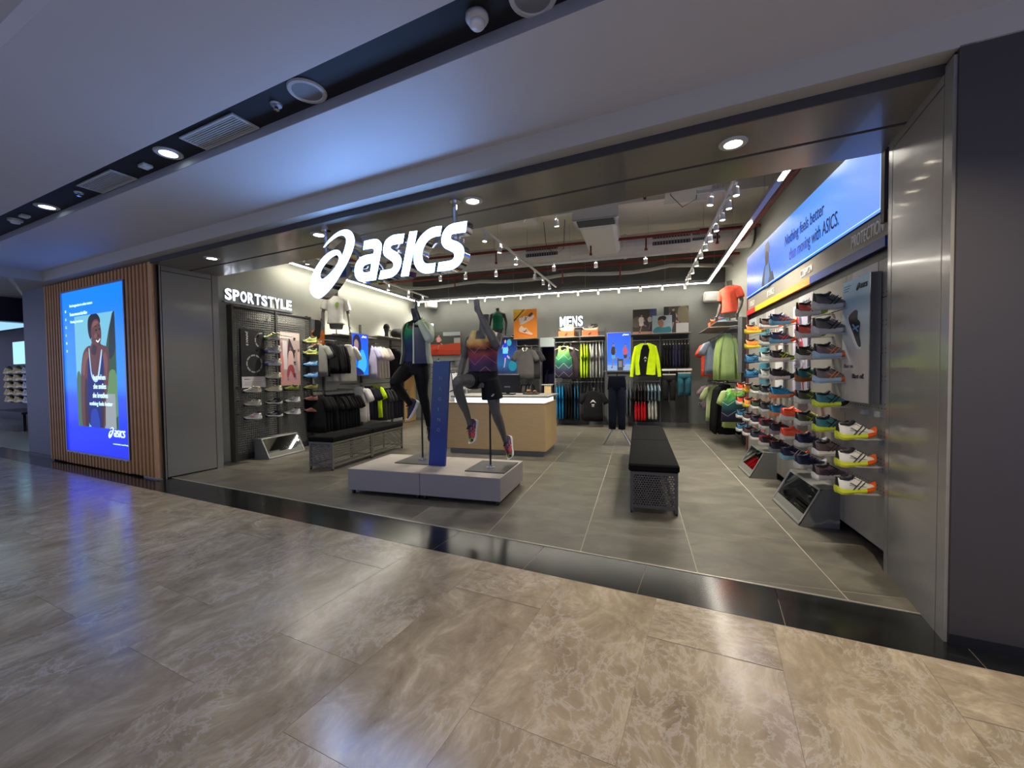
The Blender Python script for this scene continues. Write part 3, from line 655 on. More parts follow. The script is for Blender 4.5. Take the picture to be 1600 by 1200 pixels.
mk('pipe', MB().chain([(.0,0,0,.27,.24),(2.2,0,0,.27,.24),(2.21,0,0,.285,.255),(2.26,0,0,.285,.255),(2.27,0,0,.27,.24),(6.6,0,0,.27,.24),(6.61,0,0,.285,.255),(6.66,0,0,.285,.255),(6.67,0,0,.27,.24),(9.05,0,0,.27,.24)], 20, side=(0,1,0)), M_duct, dk, smooth=False)
duct_grille(dk, 4.85, .0, -.245); duct_grille(dk, 7.55, 0.0, -.245); duct_grille(dk, 8.2, .02, -.245, .5)
dd = E('duct_outlet', 'white square ceiling duct dropping towards the shopfront with slatted outlet', 'duct', (-.68,7.2,4.05))
mk('body', MB().box((-.32,.25,0),(.32,2.2,.42), c=.06), M_duct2, dd)
mk('collar', MB().prism([(-.32,.0),(.32,.0),(.32,.45),(-.32,.45)], -.02, .25, 'y').box((-.38,-.12,.02),(.38,.0,.42)), M_duct2, dd)
g = mk('outlet_frame', MB().box((-.36,-.16,.0),(.36,.18,.025)), M_offw, dd)
s0 = None
for i in range(8):
    if s0 is None: s0 = mk('blade', MB().box((-.30,-.012,-.02),(.30,.0,.0)), mat('outlet_blade', (96,96,92), .5), g, (0, -.12+i*.036, 0))
    else: link('blade', s0.data, g, (0, -.12+i*.036, 0))
sd = E('square_duct', 'white square branch duct above the middle light track', 'duct', (-2.1,5.4,4.25))
mk('body', MB().box((-.35,0,0),(.35,2.2,.4), c=.03), M_duct2, sd)
mk('flange', MB().box((-.38,-.03,-.03),(.38,.03,.43)), M_offw, sd)
ac = E('ceiling_access_box', 'small white square ceiling box hanging just inside the shopfront', 'box', (-1.76,6.12,3.86), (0,0,.5))
mk('body', MB().box((-.16,-.16,0),(.16,.16,.06), c=.02), M_white, ac); mk('stem', MB().tube((0,0,.06),(0,0,.83),.012), M_alu, ac)
bm_ = struct('ceiling_beam', MB().box((-7.05,7.6,4.45),(2.2,7.95,4.7)).box((-7.05,10.3,4.4),(2.2,10.6,4.7)), M_slab)
ab = E('air_unit', 'white boxed air unit under the slab near the right track', 'air unit', (.75,7.2,4.35))
mk('body', MB().box((-.3,-.2,0),(.3,.3,.3), c=.02), M_duct2, ab); mk('lid', MB().box((-.33,-.23,-.02),(.33,.33,0)), M_offw, ab)
def pipe(pts, r, m, name, label, cat='pipe', group=None):
    e = E(name, label, cat, pts[0], group=group)
    o = Vector(pts[0])
    for a, b in zip(pts, pts[1:]): mk('run', MB().tube(Vector(a)-o, Vector(b)-o, r, 8), m, e)
    return e
rp = pipe([(-6.9,8.5,4.12),(2.1,8.5,4.12)], .028, M_red, 'sprinkler_pipe', 'dark red sprinkler pipe running across above the middle of the shop')
for x in (-5.0,-2.9,-.9,.15,1.4): mk('drop', MB().tube((x+6.9,0,-.22),(x+6.9,0,0),.016,6).tube((x+6.9,0,-.26),(x+6.9,0,-.22),.028,6), M_red, rp)
mk('fitting', MB().tube((8.0,0,0),(8.15,0,0),.05,10), M_red, rp)
rp = pipe([(-6.9,10.1,4.05),(2.1,10.1,4.05)], .03, M_red, 'sprinkler_pipe', 'dark red sprinkler pipe running across behind the round duct')
for x in (-4.6,-1.75,-.4): mk('drop', MB().tube((x+6.9,0,-.36),(x+6.9,0,0),.017,6), M_red, rp)
pipe([(1.95,5.0,4.1),(1.95,11.9,4.1)], .045, M_red, 'sprinkler_pipe', 'thick dark red pipe running along above the right wall strip')
pipe([(.1,6.6,4.1),(.1,6.6,4.69)], .022, M_red, 'sprinkler_drop', 'short dark red vertical pipe right of the square outlet')
def conduit(y, z, r, label):
    e = E('flexible_conduit', label, 'conduit', (-6.9,y,z))
    mk('hose', MB().chain([(i*.45,.04*sin(i*1.3),-.10*abs(sin(i*.55)),r) for i in range(21)], 8), M_offw, e, smooth=True)
conduit(10.75, 4.05, .03, 'thin pale flexible conduit sagging behind the round duct')
conduit(11.0, 4.12, .045, 'thicker pale flexible conduit sagging before the dark upper wall')
for i, (x0, y0, z0_) in enumerate(((-1.9,8.7,4.2),(.45,7.1,4.3))):
    e = E('loose_cable', ['thin dark cable looping down below the left duct grille','thin dark cable dangling near the right light track'][i], 'cable', (x0,y0,z0_))
    mk('wire', MB().chain([(0,0,4.7-z0_,.006),(.05,0,.0,.006),(.22,0,-.2,.006),(.42,0,-.1,.006),(.45,0,4.7-z0_,.006)], 6), M_blk, e)
for x, nm, r_ in ((-6.35,'white angled emergency speaker box high in the left back corner', .6), (1.85,'white wall box high on the back wall near the right corner', 0)):
    e = E('wall_speaker', nm, 'speaker', (x,12.1,3.33 if r_ == 0 else 3.62), (0,0,r_))
    mk('body', MB().box((-.19,-.12,0),(.19,.12,.26), c=.03), M_white, e); mk('bracket', MB().box((-.03,.1,.08),(.03,.16,.18)), M_alu, e)

# ---------------------------------------------------------------- shoes (toe along +x, sole on z=0, centred)
def shoe_rings(prof, seg):
    rings = []
    for x, hw, zb, zt, yo in prof:
        rings.append((x, hw, zb, zt, yo))
    return rings
def shoe_proto(kind):
    e = E('running_shoe' if kind == 'run' else 'casual_shoe', 'x', 'shoe')
    fat = kind == 'run'
    sh_ = .033 if fat else .022
    # midsole: outline grown by station, heel part then toe part
    st = [(-.152,.014,.024),(-.144,.030,.010),(-.13,.037,.003),(-.10,.040,0),(-.05,.036,0),(0,.037,0),(.05,.045,0),(.085,.049,.003),(.115,.043,.012),(.14,.024,.028 if fat else .014),(.15,.008,.04 if fat else .02)]
    def sole(sel, nm, mt):
        mb = MB(); rings = []
        for x, hw, z0 in sel:
            zt = z0 + sh_*(1.12 if x < -.05 else (.95 if x < .1 else .62))
            rings.append([(x,-hw*.86,z0),(x,-hw*1.08,z0+(zt-z0)*.4),(x,-hw,zt),(x,hw,zt),(x,hw*1.08,z0+(zt-z0)*.4),(x,hw*.86,z0)])
        mb.loft(rings); return mk(nm, mb, mt, e)
    sole(st[:7], 'heel_sole', M_white)
    sole(st[6:], 'toe_sole', M_white)
    up = [(-.140,.014,.03,.075),(-.130,.030,.026,.104),(-.10,.037,.02,.098),(-.07,.035,.02,.088),(-.03,.033,.02,.092),(.0,.036,.02,.086),(.04,.042,.02,.066),(.08,.044,.016,.052),(.11,.037,.018,.046),(.136,.016,.026,.038)]
    if not fat: up = [(a, b*.95, c-.008, c+(d-c)*.80) for a, b, c, d in up]
    mb = MB(); rings = []
    for x, hw, z0, z1 in up:
        h = z1-z0; t = .62 if x < 0 else .8
        rings.append([(x,-hw,z0),(x,-hw*1.04,z0+h*.35),(x,-hw*t,z0+h*.78),(x,-hw*.3,z1),(x,hw*.3,z1),(x,hw*t,z0+h*.78),(x,hw*1.04,z0+h*.35),(x,hw,z0)])
    mb.loft(rings); mk('upper', mb, M_white, e, smooth=True)
    k = 1.0 if fat else .80
    # dark collar opening and tongue, laces, side stripes, heel tab
    mk('collar', MB().chain([(-.128,0,.100*k,.016,.010),(-.10,0,.099*k,.028,.010),(-.065,0,.092*k,.027,.010),(-.03,0,.098*k,.023,.012),(-.012,0,.110*k,.017,.008)], 8, side=(0,1,0)), M_blk, e, smooth=True)
    mb = MB()
    for i in range(5):
        x = .005+i*.017; z = (.092-.0088*i)*k; mb.chain([(x,-.020,z-.006,.0035),(x,0,z+.003,.004),(x,.020,z-.006,.0035)], 5, side=(1,0,0))
    mk('laces', mb, M_blk, e)['kind'] = 'stuff'
    mb = MB()
    for s in (-1, 1):
        def sd(x, z): return (x, s*(.041 if x > 0 else .039)*(1.0 if z < .05 else .94), z*k if fat else z*.82)
        for a, b in (((-.05,.030),(.02,.082)),((-.015,.028),(.045,.070)),((-.075,.060),(.05,.040)),((-.07,.075),(-.02,.05))):
            p, q = sd(*a), sd(*b); w_ = .0065
            mb.quad([(p[0]-w_,p[1]+s*.002,p[2]),(p[0]+w_,p[1]+s*.002,p[2]),(q[0]+w_,q[1]+s*.002,q[2]),(q[0]-w_,q[1]+s*.002,q[2])])
    mk('stripes', mb, M_blk, e, fix=False)['kind'] = 'stuff'
    mk('heel_tab', MB().chain([(-.138,0,.045,.012,.018),(-.141,0,.08*k,.006,.014),(-.139,0,.112*k,.004,.010)], 6, side=(1,0,0)), M_blk, e)
    return e
PR = {'run': shoe_proto('run'), 'cas': shoe_proto('cas')}; PRU = set()
def C(c): return mat('shoe_%d_%d_%d' % c, c, .55)
def shoe(kind, loc, heading, pitch, cols, label, group=None, scale=1.0):
    "cols: upper, heel sole, toe sole, stripes, collar, laces"
    e = PR[kind] if kind not in PRU else copy_tree(PR[kind]); PRU.add(kind)
    e.location = loc; e.rotation_euler = Euler((0, -pitch, heading)); e.scale = (scale*1.05, scale*1.1, scale*1.28)
    e['label'] = label
    if group: e['group'] = group
    up, hs, ts, sp, co, la = cols
    for c in e.children:
        n = c.name.split('.')[0]
        paint(c, 0, C({'upper':up,'heel_sole':hs,'toe_sole':ts,'stripes':sp,'collar':co,'laces':la,'heel_tab':co}[n]))
    return e
WH, OR, BK_, NV, TL, LM, CO, GY, SK, RD, YL, GN, CR, BR, DG = (236,234,222), (235,98,22), (26,26,28), (34,38,66), (52,128,138), (190,214,40), (255,108,78), (116,112,108), (40,160,200), (170,34,44), (236,214,60), (70,130,50), (222,212,168), (92,66,52), (60,58,60)
SH = {  # upper, heel sole, toe sole, stripes, collar, laces
 'white':(WH,(226,232,60),OR,DG,BK_,WH), 'coral_lime':(CO,WH,(150,170,30),WH,BK_,CO), 'grey_bulk':((112,104,98),(200,200,198),(140,140,138),BK_,(60,56,54),(90,86,82)),
 'olive_orange':((84,80,58),WH,OR,WH,BK_,BK_), 'grey_orange':((120,112,110),(170,200,220),OR,(236,150,90),BK_,BK_), 'teal_lime':((36,110,112),(150,90,30),OR,YL,BK_,LM),
 'olive_green':((88,86,64),WH,(20,120,50),LM,BK_,LM), 'teal_yellow':((60,120,130),(214,232,70),BK_,BK_,BK_,BR), 'navy':((44,50,78),(226,222,212),(150,152,160),NV,NV,NV),
 'mauve':((92,76,80),WH,(110,100,120),(70,56,60),BK_,BK_), 'coral':((255,100,66),WH,(246,140,90),(255,140,110),(240,90,60),(240,96,70)), 'navy_orange':((40,40,70),(150,210,225),OR,(210,190,200),NV,NV),
 'brown_orange':((78,60,54),WH,(236,110,50),(150,110,90),BK_,BK_), 'blue_orange':((50,62,96),(120,190,215),(240,112,36),OR,NV,NV), 'sage':((190,200,186),WH,(226,232,214),WH,DG,WH),
 'black_lime':((46,44,42),WH,(150,190,40),LM,BK_,LM), 'black_white':((40,36,40),WH,(50,48,52),BK_,BK_,BK_), 'orange_yellow':((244,130,60),YL,(90,88,50),YL,BK_,BK_), 'blue_red':((40,110,150),(40,90,130),RD,BK_,NV,NV),
 'red_orange':((250,84,36),WH,(250,120,60),OR,(60,30,24),OR), 'yellow_orange':((240,150,80),YL,(240,180,60),WH,BK_,OR), 'dark_green':((52,60,40),WH,(60,56,50),GN,BK_,BK_), 'charcoal':((54,56,56),WH,(70,70,72),WH,BK_,WH),
 'sky':((30,150,196),(240,170,120),(226,112,50),(60,180,220),(20,90,130),(30,150,196)), 'blue_white':((50,110,150),WH,(170,90,50),BK_,NV,NV), 'dark_red':((70,48,52),WH,(190,70,60),BK_,BK_,BK_), 'navy_white':((36,36,56),WH,WH,(80,70,100),BK_,WH),
 'black_red':((44,40,46),WH,RD,RD,RD,BK_), 'navy_plain':((42,44,62),(150,156,164),(130,134,146),NV,BK_,NV)}
DESC = {'white':'white running shoe with orange toe', 'coral_lime':'coral running shoe with lime sole', 'grey_bulk':'thick grey running shoe', 'olive_orange':'olive running shoe with orange toe', 'grey_orange':'grey running shoe with orange toe',
 'teal_lime':'teal running shoe with orange sole', 'olive_green':'olive running shoe with green sole', 'teal_yellow':'teal running shoe with yellow heel', 'navy':'navy running shoe with pale sole', 'mauve':'mauve grey running shoe', 'coral':'plain coral running shoe',
 'navy_orange':'navy running shoe with orange toe', 'brown_orange':'brown and orange running shoe', 'blue_orange':'blue running shoe with thick orange sole', 'sage':'pale sage running shoe', 'black_lime':'black running shoe with lime sole', 'black_white':'black running shoe with white heel',
 'orange_yellow':'orange and yellow running shoe', 'blue_red':'blue and red running shoe', 'red_orange':'bright red-orange running shoe', 'yellow_orange':'yellow-orange running shoe', 'dark_green':'dark green running shoe', 'charcoal':'charcoal running shoe with white laces',
 'sky':'sky blue running shoe with orange sole', 'blue_white':'small blue running shoe', 'dark_red':'dark running shoe with red sole', 'navy_white':'navy and white running shoe', 'black_red':'black running shoe with red heel', 'navy_plain':'plain navy running shoe'}
ROWZ = [2.085,1.865,1.645,1.425,1.205,.985,.765,.545]
RW = 1.845                                             # face of the right display wall
colsR = {
 7.0:  {0:'orange_yellow',1:'orange_yellow',2:'blue_red',3:'blue_red'},
 6.21: {0:'brown_orange',1:'brown_orange',2:'sage',3:'sage',4:'charcoal',5:'charcoal',6:'black_red',7:'black_red'},
 5.76: {0:'blue_orange',1:'blue_orange',2:'black_lime',3:'black_white',4:'sky',5:'sky',6:'navy_plain',7:'navy_plain'},
 4.89: {0:'coral_lime',1:'coral_lime',2:'olive_orange',3:'teal_lime',4:'olive_green',5:'olive_green',6:'navy',7:'navy'},
 4.44: {0:'grey_bulk',1:'grey_bulk',2:'grey_orange',3:'grey_orange',4:'teal_yellow',5:'teal_yellow',6:'mauve',7:'mauve'},
 3.98: {5:'white',6:'white',7:'white'},
 5.34: {5:'coral',6:'coral',7:'navy_orange'},
 6.66: {4:'dark_green',5:'dark_green',6:'navy_white',7:'navy_white'},
 7.11: {4:'yellow_orange',5:'yellow_orange',6:'dark_red',7:'dark_red'},
 7.56: {4:'red_orange',5:'red_orange',6:'blue_white',7:'blue_white'}}
ROWN = ['top row','second row','third row','fourth row','fifth row','sixth row','seventh row','bottom row']
pw = E('display_wall', 'long grey perforated shoe display wall with coloured header stripe', 'display wall', (1.85,6.06,.10), RT)
# panels: local x runs towards the shopfront, y up
def pw_x(y): return 6.06 - y
M_peg = mat('peg_panel_grey', (152,150,142), .42, metal=.15, noise=.02)
PEG = None
for k in range(-1, 4):
    y0 = 3.93 + (k+0)*.455*2 if False else None
edges = [8.19, 7.29, 6.43, 5.52, 4.62, 3.93]
for a, b in zip(edges, edges[1:]):
    mb = MB().box((pw_x(a)+.004,0,-.03),(pw_x(b)-.004,2.0,0)).box((pw_x(a)+.004,2.006,-.03),(pw_x(b)-.004,2.30,0)).box((pw_x(a)+.004,2.47,-.03),(pw_x(b)-.004,2.66,0))
    mk('panel', mb, M_peg, pw)
mb = MB()
for yy in [ROWZ[i]-.10+.12+o for i in range(8) for o in (0.0,.035)]:
    for xi in range(0, 92):
        x = pw_x(8.15)+xi*.046
        mb.quad([(x-.005,yy-.005-.1,.0006),(x+.005,yy-.005-.1,.0006),(x+.005,yy+.005-.1,.0006),(x-.005,yy+.005-.1,.0006)])
hp = mk('peg_holes', mb, M_groove, pw, fix=False); hp['kind'] = 'stuff'
mk('header_panel', MB().box((pw_x(8.19),2.475,.0),(pw_x(3.93),2.665,.012)), mat('header_beige', (138,132,118), .4), pw)
for a, b, c in ((8.19,7.66,(200,40,34)),(7.66,6.43,(236,190,40)),(6.43,5.41,(240,150,70)),(5.41,3.93,(48,72,150))):
    mk('colour_stripe', MB().box((pw_x(a),2.385,.0),(pw_x(b)-.002,2.465,.03)), mat('stripe_%d' % c[0] + '_%d' % c[2], c, .4), pw)
mk('toe_kick', MB().box((pw_x(8.19),-.1,-.30),(pw_x(3.93),0,-.10)), M_blk, pw)
mk('carcass', MB().box((pw_x(8.19),.0,-.33),(pw_x(3.93),2.66,-.03)), M_metal, pw)
mk('end_post', MB().box((pw_x(3.93),0,-.06),(pw_x(3.89),2.66,.012)), M_metal, pw); mk('end_post', MB().box((pw_x(8.26),-.1,-.3),(pw_x(8.19),2.7,.02)), mat('maroon_end', (96,52,50), .5), pw)
M_let = mat('header_letters', (240,236,222), .4)
for s_, y, w_, h_ in (('PROTECTION',4.50,.52,.11),('CUSHION',5.72,.34,.085),('BOUNCE',7.05,.32,.085),('SPEED',8.05,.28,.08)):
    text(pw, s_, pw_x(y), 2.515, w_, h_, z=.012, depth=.006, m=M_let, bold=.0, shear=.12)
for y, s_ in ((4.50,'Stability'),(5.80,'Neutral'),(7.15,'Long run'),(8.1,'Racing')):
    t_ = mk('category_card', MB().box((pw_x(y),2.13,0),(pw_x(y-.42),2.30,.004)), mat('card_grey', (176,176,176), .4), pw)
    text(t_, s_, pw_x(y)+.12, 2.2, .2, .045, z=.005, m=mat('card_ink', (90,92,96), .5), name='card_print')
# shoe arms, ticket holders
arm = None; tick = None
M_clear = mat('ticket_holder', (176,178,176), .25, spec=.8)
for y, d in colsR.items():
    for i, kd in d.items():
        z = ROWZ[i]-.10-.022
        if arm is None: arm = mk('shoe_arm', MB().box((-.03,-.006,0),(.03,.0,.20)), M_clear, pw, (pw_x(y), z+.02, 0))
        else: link('shoe_arm', arm.data, pw, (pw_x(y), z+.02, 0))
for y in (5.76,5.34,4.89,4.44,3.98,4.2,7.11,6.66,6.21):
    for i in ((0,1,2,3,4,5,6,7) if y == 4.44 else (5,6,7)):
        z = ROWZ[i]-.10+.17
        if tick is None: tick = mk('ticket_holder', MB().box((-.035,0,0),(.035,.045,.03)), M_clear, pw, (pw_x(y)+(.20 if y != 4.2 else .18), z, 0))
        else: link('ticket_holder', tick.data, pw, (pw_x(y)+(.20 if y != 4.2 else .18), z, 0))
COLN = {3.98:'column nearest the shopfront', 4.44:'second column from the shopfront', 4.89:'third column from the shopfront', 5.34:'fourth column from the shopfront', 5.76:'fifth column from the shopfront', 6.21:'sixth column from the shopfront', 6.66:'seventh column from the shopfront', 7.0:'column over the teal poster', 7.11:'eighth column from the shopfront', 7.56:'column farthest from the shopfront'}
for y, d in sorted(colsR.items()):
    for i, kd in d.items():
        k = 1.0 if kd != 'grey_bulk' else 1.08
        shoe('run', (RW-.165, y+.02, ROWZ[i]-.002), .30, .08, SH[kd], '%s, %s, %s' % (DESC[kd], ROWN[i], COLN[y]), 'running shoes on the right display wall', k)
# posters on the right display wall
def poster(name, label, loc, rot, w, h, d=.03, bg=(120,120,120), back=None, cat='poster', edge=None):
    e = E(name, label, cat, loc, rot)
    mk('board', MB().box((0,0,0),(w,h,d)), back or mat('print_bg_%d_%d_%d' % bg, bg, .5), e)
    return e
pg = grad_mat('poster_sky', [(0,(196,190,178)), (.35,(206,200,192)), (.7,(176,200,214)), (1,(134,190,222))], axis=1, lo=0, hi=1.06, rough=.4)
bp_ = poster('shoe_poster', 'tall pale blue poster board of a black running shoe by the right pillar', (1.84,4.49,1.26), RT, .46, 1.05, .07, back=pg)
mk('edge', MB().box((.46,0,.0),(.475,1.05,.071)), M_alu, bp_)
INK = (30,34,44)
def art_shoe(cx, cy, s, a, up, sole, lace=(230,230,230)):
    def T(pts): return [(cx+s*(x*cos(a)-y*sin(a)), cy+s*(x*sin(a)+y*cos(a))*.8) for x, y in pts]
    return [(sole, T(sm((-.5,-.02),(-.46,-.16),(0,-.2),(.42,-.18),(.56,-.08),(.5,0)))), (up, T(sm((-.5,.0),(-.47,.26),(-.36,.34),(-.2,.24),(-.04,.28),(.18,.12),(.45,.04),(.52,-.03),(.4,-.1),(0,-.1),(-.4,-.1)))),
            (lace, T([(-.1,-.06),(-.02,.2),(.03,.2),(-.04,-.06)])), (lace, T([(-.2,-.04),(.12,.08),(.12,.12),(-.2,.02)]))]
def art_abs(parent, w, h, shapes, z): return art(parent, w, h, shapes, z=z)
art(bp_, .46, 1.05, [(a, [(p[0], .40+(p[1]-.5)*.44+.16) for p in q]) for a, q in art_shoe(.50,.55,.86,-1.05,INK,(226,226,226),(120,170,220))], z=.071)
text(bp_, 'Blast on.', .04, .29, .17, .035, z=.071, m=mat('ink_grey', (96,96,100), .6), shear=.15); text(bp_, 'Blast off.', .19, .20, .2, .04, z=.071, m=mat('ink_black', (26,28,34), .6), bold=.015, shear=.15)
small_logo(bp_, .25, .94, .18, MATS['ink_black'], z=.072)
for k in range(3): art(bp_, .46, 1.05, [((70,100,130), R(.06,.955-k*.02,.34-k*.05,.962-k*.02))], z=.0712)
e = poster('shoe_poster', 'lilac-white poster behind the coral and lime shoes, with a red shoe print', (1.845,5.93,1.28), RT, .46, 1.02, .02, bg=(190,186,204))
art(e, .46, 1.02, art_shoe(.5,.56,.8,-.5,(214,70,80),(240,240,240))+art_shoe(.7,.12,.4,-1.0,(150,60,50),(230,230,240))+[((120,116,140), R(.1,.72,.6,.735)),((120,116,140), R(.1,.69,.5,.705)),((120,116,140), R(.1,.3,.5,.31)),((120,116,140), R(.1,.27,.42,.28)),((110,110,140), R(.45,.78,.6,.86))], z=.021)
e = poster('shoe_poster', 'narrow white poster behind the brown and orange shoes', (1.845,6.62,1.28), RT, .34, 1.0, .02, bg=(206,206,202))
art(e, .34, 1.0, art_shoe(.4,.8,.9,1.2,(96,70,60),(220,210,200)), z=.021)
e = poster('shoe_poster', 'teal poster strip behind the orange and blue shoes', (1.845,7.42,1.28), RT, .42, 1.0, .02, bg=(60,140,160))
art(e, .42, 1.0, [((90,160,176), sm((0,.3),(.5,.45),(1,.4),(1,.7),(.4,.75),(0,.6)))], z=.021)
# lit banner above
bn = E('lit_banner', 'long glowing sky-blue banner above the shoe display wall', 'banner', (1.85,8.19,2.79), RT)
gm = grad_mat('banner_sky', [(0,(28,92,246)), (.35,(48,120,255)), (.7,(84,150,252)), (1,(120,156,250))], axis=0, lo=0, hi=4.3, emit=.92, wob=1.6, nscale=1.3)
mk('light_panel', MB().prism([(0,0),(4.2,0),(4.2,.44),(3.69,.66),(0,.68)], 0, .03, 'z'), gm, bn)
mk('casing', MB().prism([(0,0),(4.2,0),(4.2,.44),(3.69,.66),(0,.68)], -.12, 0, 'z').box((4.2,-.12,-.10),(4.25,.45,.035)), M_metal, bn)
mk('edge_light', MB().box((0,0,.03),(4.2,.008,.034)).box((4.19,0,.03),(4.2,.44,.034)), mat('edge_glow', (150,190,255), .4, emit=1.2), bn)
M_btx = mat('banner_text_navy', (24,30,120), .6, emit=.05)
text(bn, 'Nothing feels better', 1.97, .29, 1.18, .18, z=.032, m=M_btx, bold=.004); text(bn, 'than moving with ASICS.', 2.13, .07, 1.35, .19, z=.032, m=M_btx, bold=.004)
art(bn, 1, 1, [((40,48,70), sm((.92,.0),(.98,.2),(1.12,.34),(1.26,.32),(1.38,.12),(1.36,0))), ((96,150,220), sm((1.06,0),(1.08,.22),(1.16,.34),(1.26,.3),(1.3,.0))), ((84,70,70), sm((1.1,.30),(1.08,.46),(1.16,.52),(1.25,.46),(1.24,.32))), ((120,126,136), sm((1.06,.44),(1.08,.60),(1.22,.62),(1.30,.52),(1.26,.44),(1.16,.5))), ((58,70,100), sm((1.24,0),(1.3,.1),(1.42,.16),(1.5,.05),(1.5,0)))], z=.0305, emit=.6, clamp=False)

# ---------------------------------------------------------------- angled floor mirrors
M_mirror = mat('mirror_glass', (205,208,208), .03, metal=1.0); M_mirk = mat('mirror_frame', (122,122,116), .45, metal=.2)
def floor_mirror(label, loc, rz, L_=.86):
    e = E('floor_mirror', label, 'mirror', loc, (0,0,rz), 'angled floor mirrors')
    D, H_, T = .34, .375, .15                  # local: x along the wall, y out from it
    prof = [(0,0),(D,0),(D,.012),(T,H_),(0,H_)]
    mk('body', MB().prism([(a, b) for a, b in prof], 0, L_, 'x'), M_mirk, e)
    n = Vector((0, H_, D-T)).normalized(); a = Vector((0, D, .0)); b = Vector((0, T, H_)); t = (b-a)
    def P(s, q, o): p = a + t*q + n*o; return (s, p.y, p.z)
    mb = MB()
    for s0, s1, q0, q1 in ((0,L_,.03,.085),(0,L_,.945,1.0),(0,.025,.03,1.0),(L_-.025,L_,.03,1.0)):
        lo = [P(s0,q0,-.002),P(s1,q0,-.002),P(s1,q1,-.002),P(s0,q1,-.002)]; hi = [P(s0,q0,.010),P(s1,q0,.010),P(s1,q1,.010),P(s0,q1,.010)]
        mb.loft([lo, hi])
    mk('frame', mb, mat('mirror_rim', (170,170,164), .35, metal=.5), e)
    mk('glass', MB().quad([P(.025,.085,.004),P(L_-.025,.085,.004),P(L_-.025,.945,.004),P(.025,.945,.004)]), M_mirror, e)
    return e
floor_mirror('angled floor mirror box under the right shoe wall, nearer the shopfront', (1.85,4.70,0), pi/2)
floor_mirror('angled floor mirror box under the right shoe wall, farther from the shopfront', (1.85,6.60,0), pi/2, .7)
floor_mirror('angled floor mirror box under the left casual shoe wall', (-6.80,6.81,0), -pi/2, .86)

# ---------------------------------------------------------------- benches
M_bf = mat('bench_steel', (84,82,76), .45, metal=.3); M_bfl = mat('bench_steel_grey', (104,103,94), .45, metal=.3)
def perf(x0, x1, z0, z1, pitch, r, f, hexa=True):
    "perforated sheet: a ring of quads round each hole; f maps (s,t) in the sheet to a point"
    mb = MB(); nx = max(1, int(round((x1-x0)/pitch))); nz = max(1, int(round((z1-z0)/(pitch*.87)))); dx = (x1-x0)/nx; dz = (z1-z0)/nz
    for j in range(nz):
        off = dx/2 if (j % 2 and hexa) else 0
        zc = z0+(j+.5)*dz; za, zb = z0+j*dz, z0+(j+1)*dz
        cells = [(x0+i*dx+off, x0+(i+1)*dx+off) for i in range(nx-(1 if off else 0))]
        if off: mb.quad([f(x0,za),f(x0+off,za),f(x0+off,zb),f(x0,zb)]); mb.quad([f(x1-off,za),f(x1,za),f(x1,zb),f(x1-off,zb)])
        for xa, xb in cells:
            xc = (xa+xb)/2; sq = [(xa,za),(xb,za),(xb,zb),(xa,zb)]; ho = [(xc-r,zc-r*.9),(xc+r,zc-r*.9),(xc+r,zc+r*.9),(xc-r,zc+r*.9)]
            i0 = len(mb.v); mb.v += [tuple(f(*p)) for p in sq]+[tuple(f(*p)) for p in ho]
            for k in range(4):
                l = (k+1) % 4; mb.f.append((i0+k,i0+l,i0+4+l,i0+4+k)); mb.mi.append(0)
    return mb
def bench(label, loc, L_, W_, mats_, pitch=.03):
    e = E('bench', label, 'bench', loc); Hh = .455; t = .03
    n = 2; M_, Mp = mats_
    for q in range(n):
        a = L_*q/n; b = L_*(q+1)/n - .01
        for x in (0, W_-t):
            for y in (a, b-t): mk('leg', MB().box((x,y,.025),(x+t,y+t,Hh)), M_, e); mk('foot', MB().box((x+.003,y+.003,0),(x+t-.003,y+t-.003,.025)), M_blk, e)
        for z in (.06, Hh-t):
            mk('rail', MB().box((0,a+t,z),(t,b-t,z+t)).box((W_-t,a+t,z),(W_,b-t,z+t)).box((t,a,z),(W_-t,a+t,z+t)).box((t,b-t,z),(W_-t,b,z+t)), M_, e)
        mk('side_panel', perf(a+t, b-t, .09, Hh-t, pitch*1.2, pitch*.36, lambda s, z: (.012,s,z)), Mp, e)
        mk('side_panel', perf(a+t, b-t, .09, Hh-t, pitch*1.2, pitch*.36, lambda s, z: (W_-.012,s,z)), Mp, e)
        mk('end_panel', perf(t, W_-t, .09, Hh-t, pitch*.9, pitch*.28, lambda s, z: (s,(a if q == 0 else b-.012)+.006,z)), Mp, e)
        mk('cushion', MB().box((-.015,a-.012 if q == 0 else a,Hh),(W_+.015,b+.008,Hh+.085), c=.018), mat('bench_cushion_black', (13,13,13), .95, bump=.2, nscale=60, spec=.15), e)
    return e
bench('long black-cushioned perforated bench standing in the middle of the shop floor', (-.09,4.68,0), 3.35, .49, (M_bf, M_bf), .030)
bench('long black-cushioned mesh bench beside the left clothes racks', (-5.14,5.50,0), 2.08, .46, (M_bfl, M_bfl), .032)

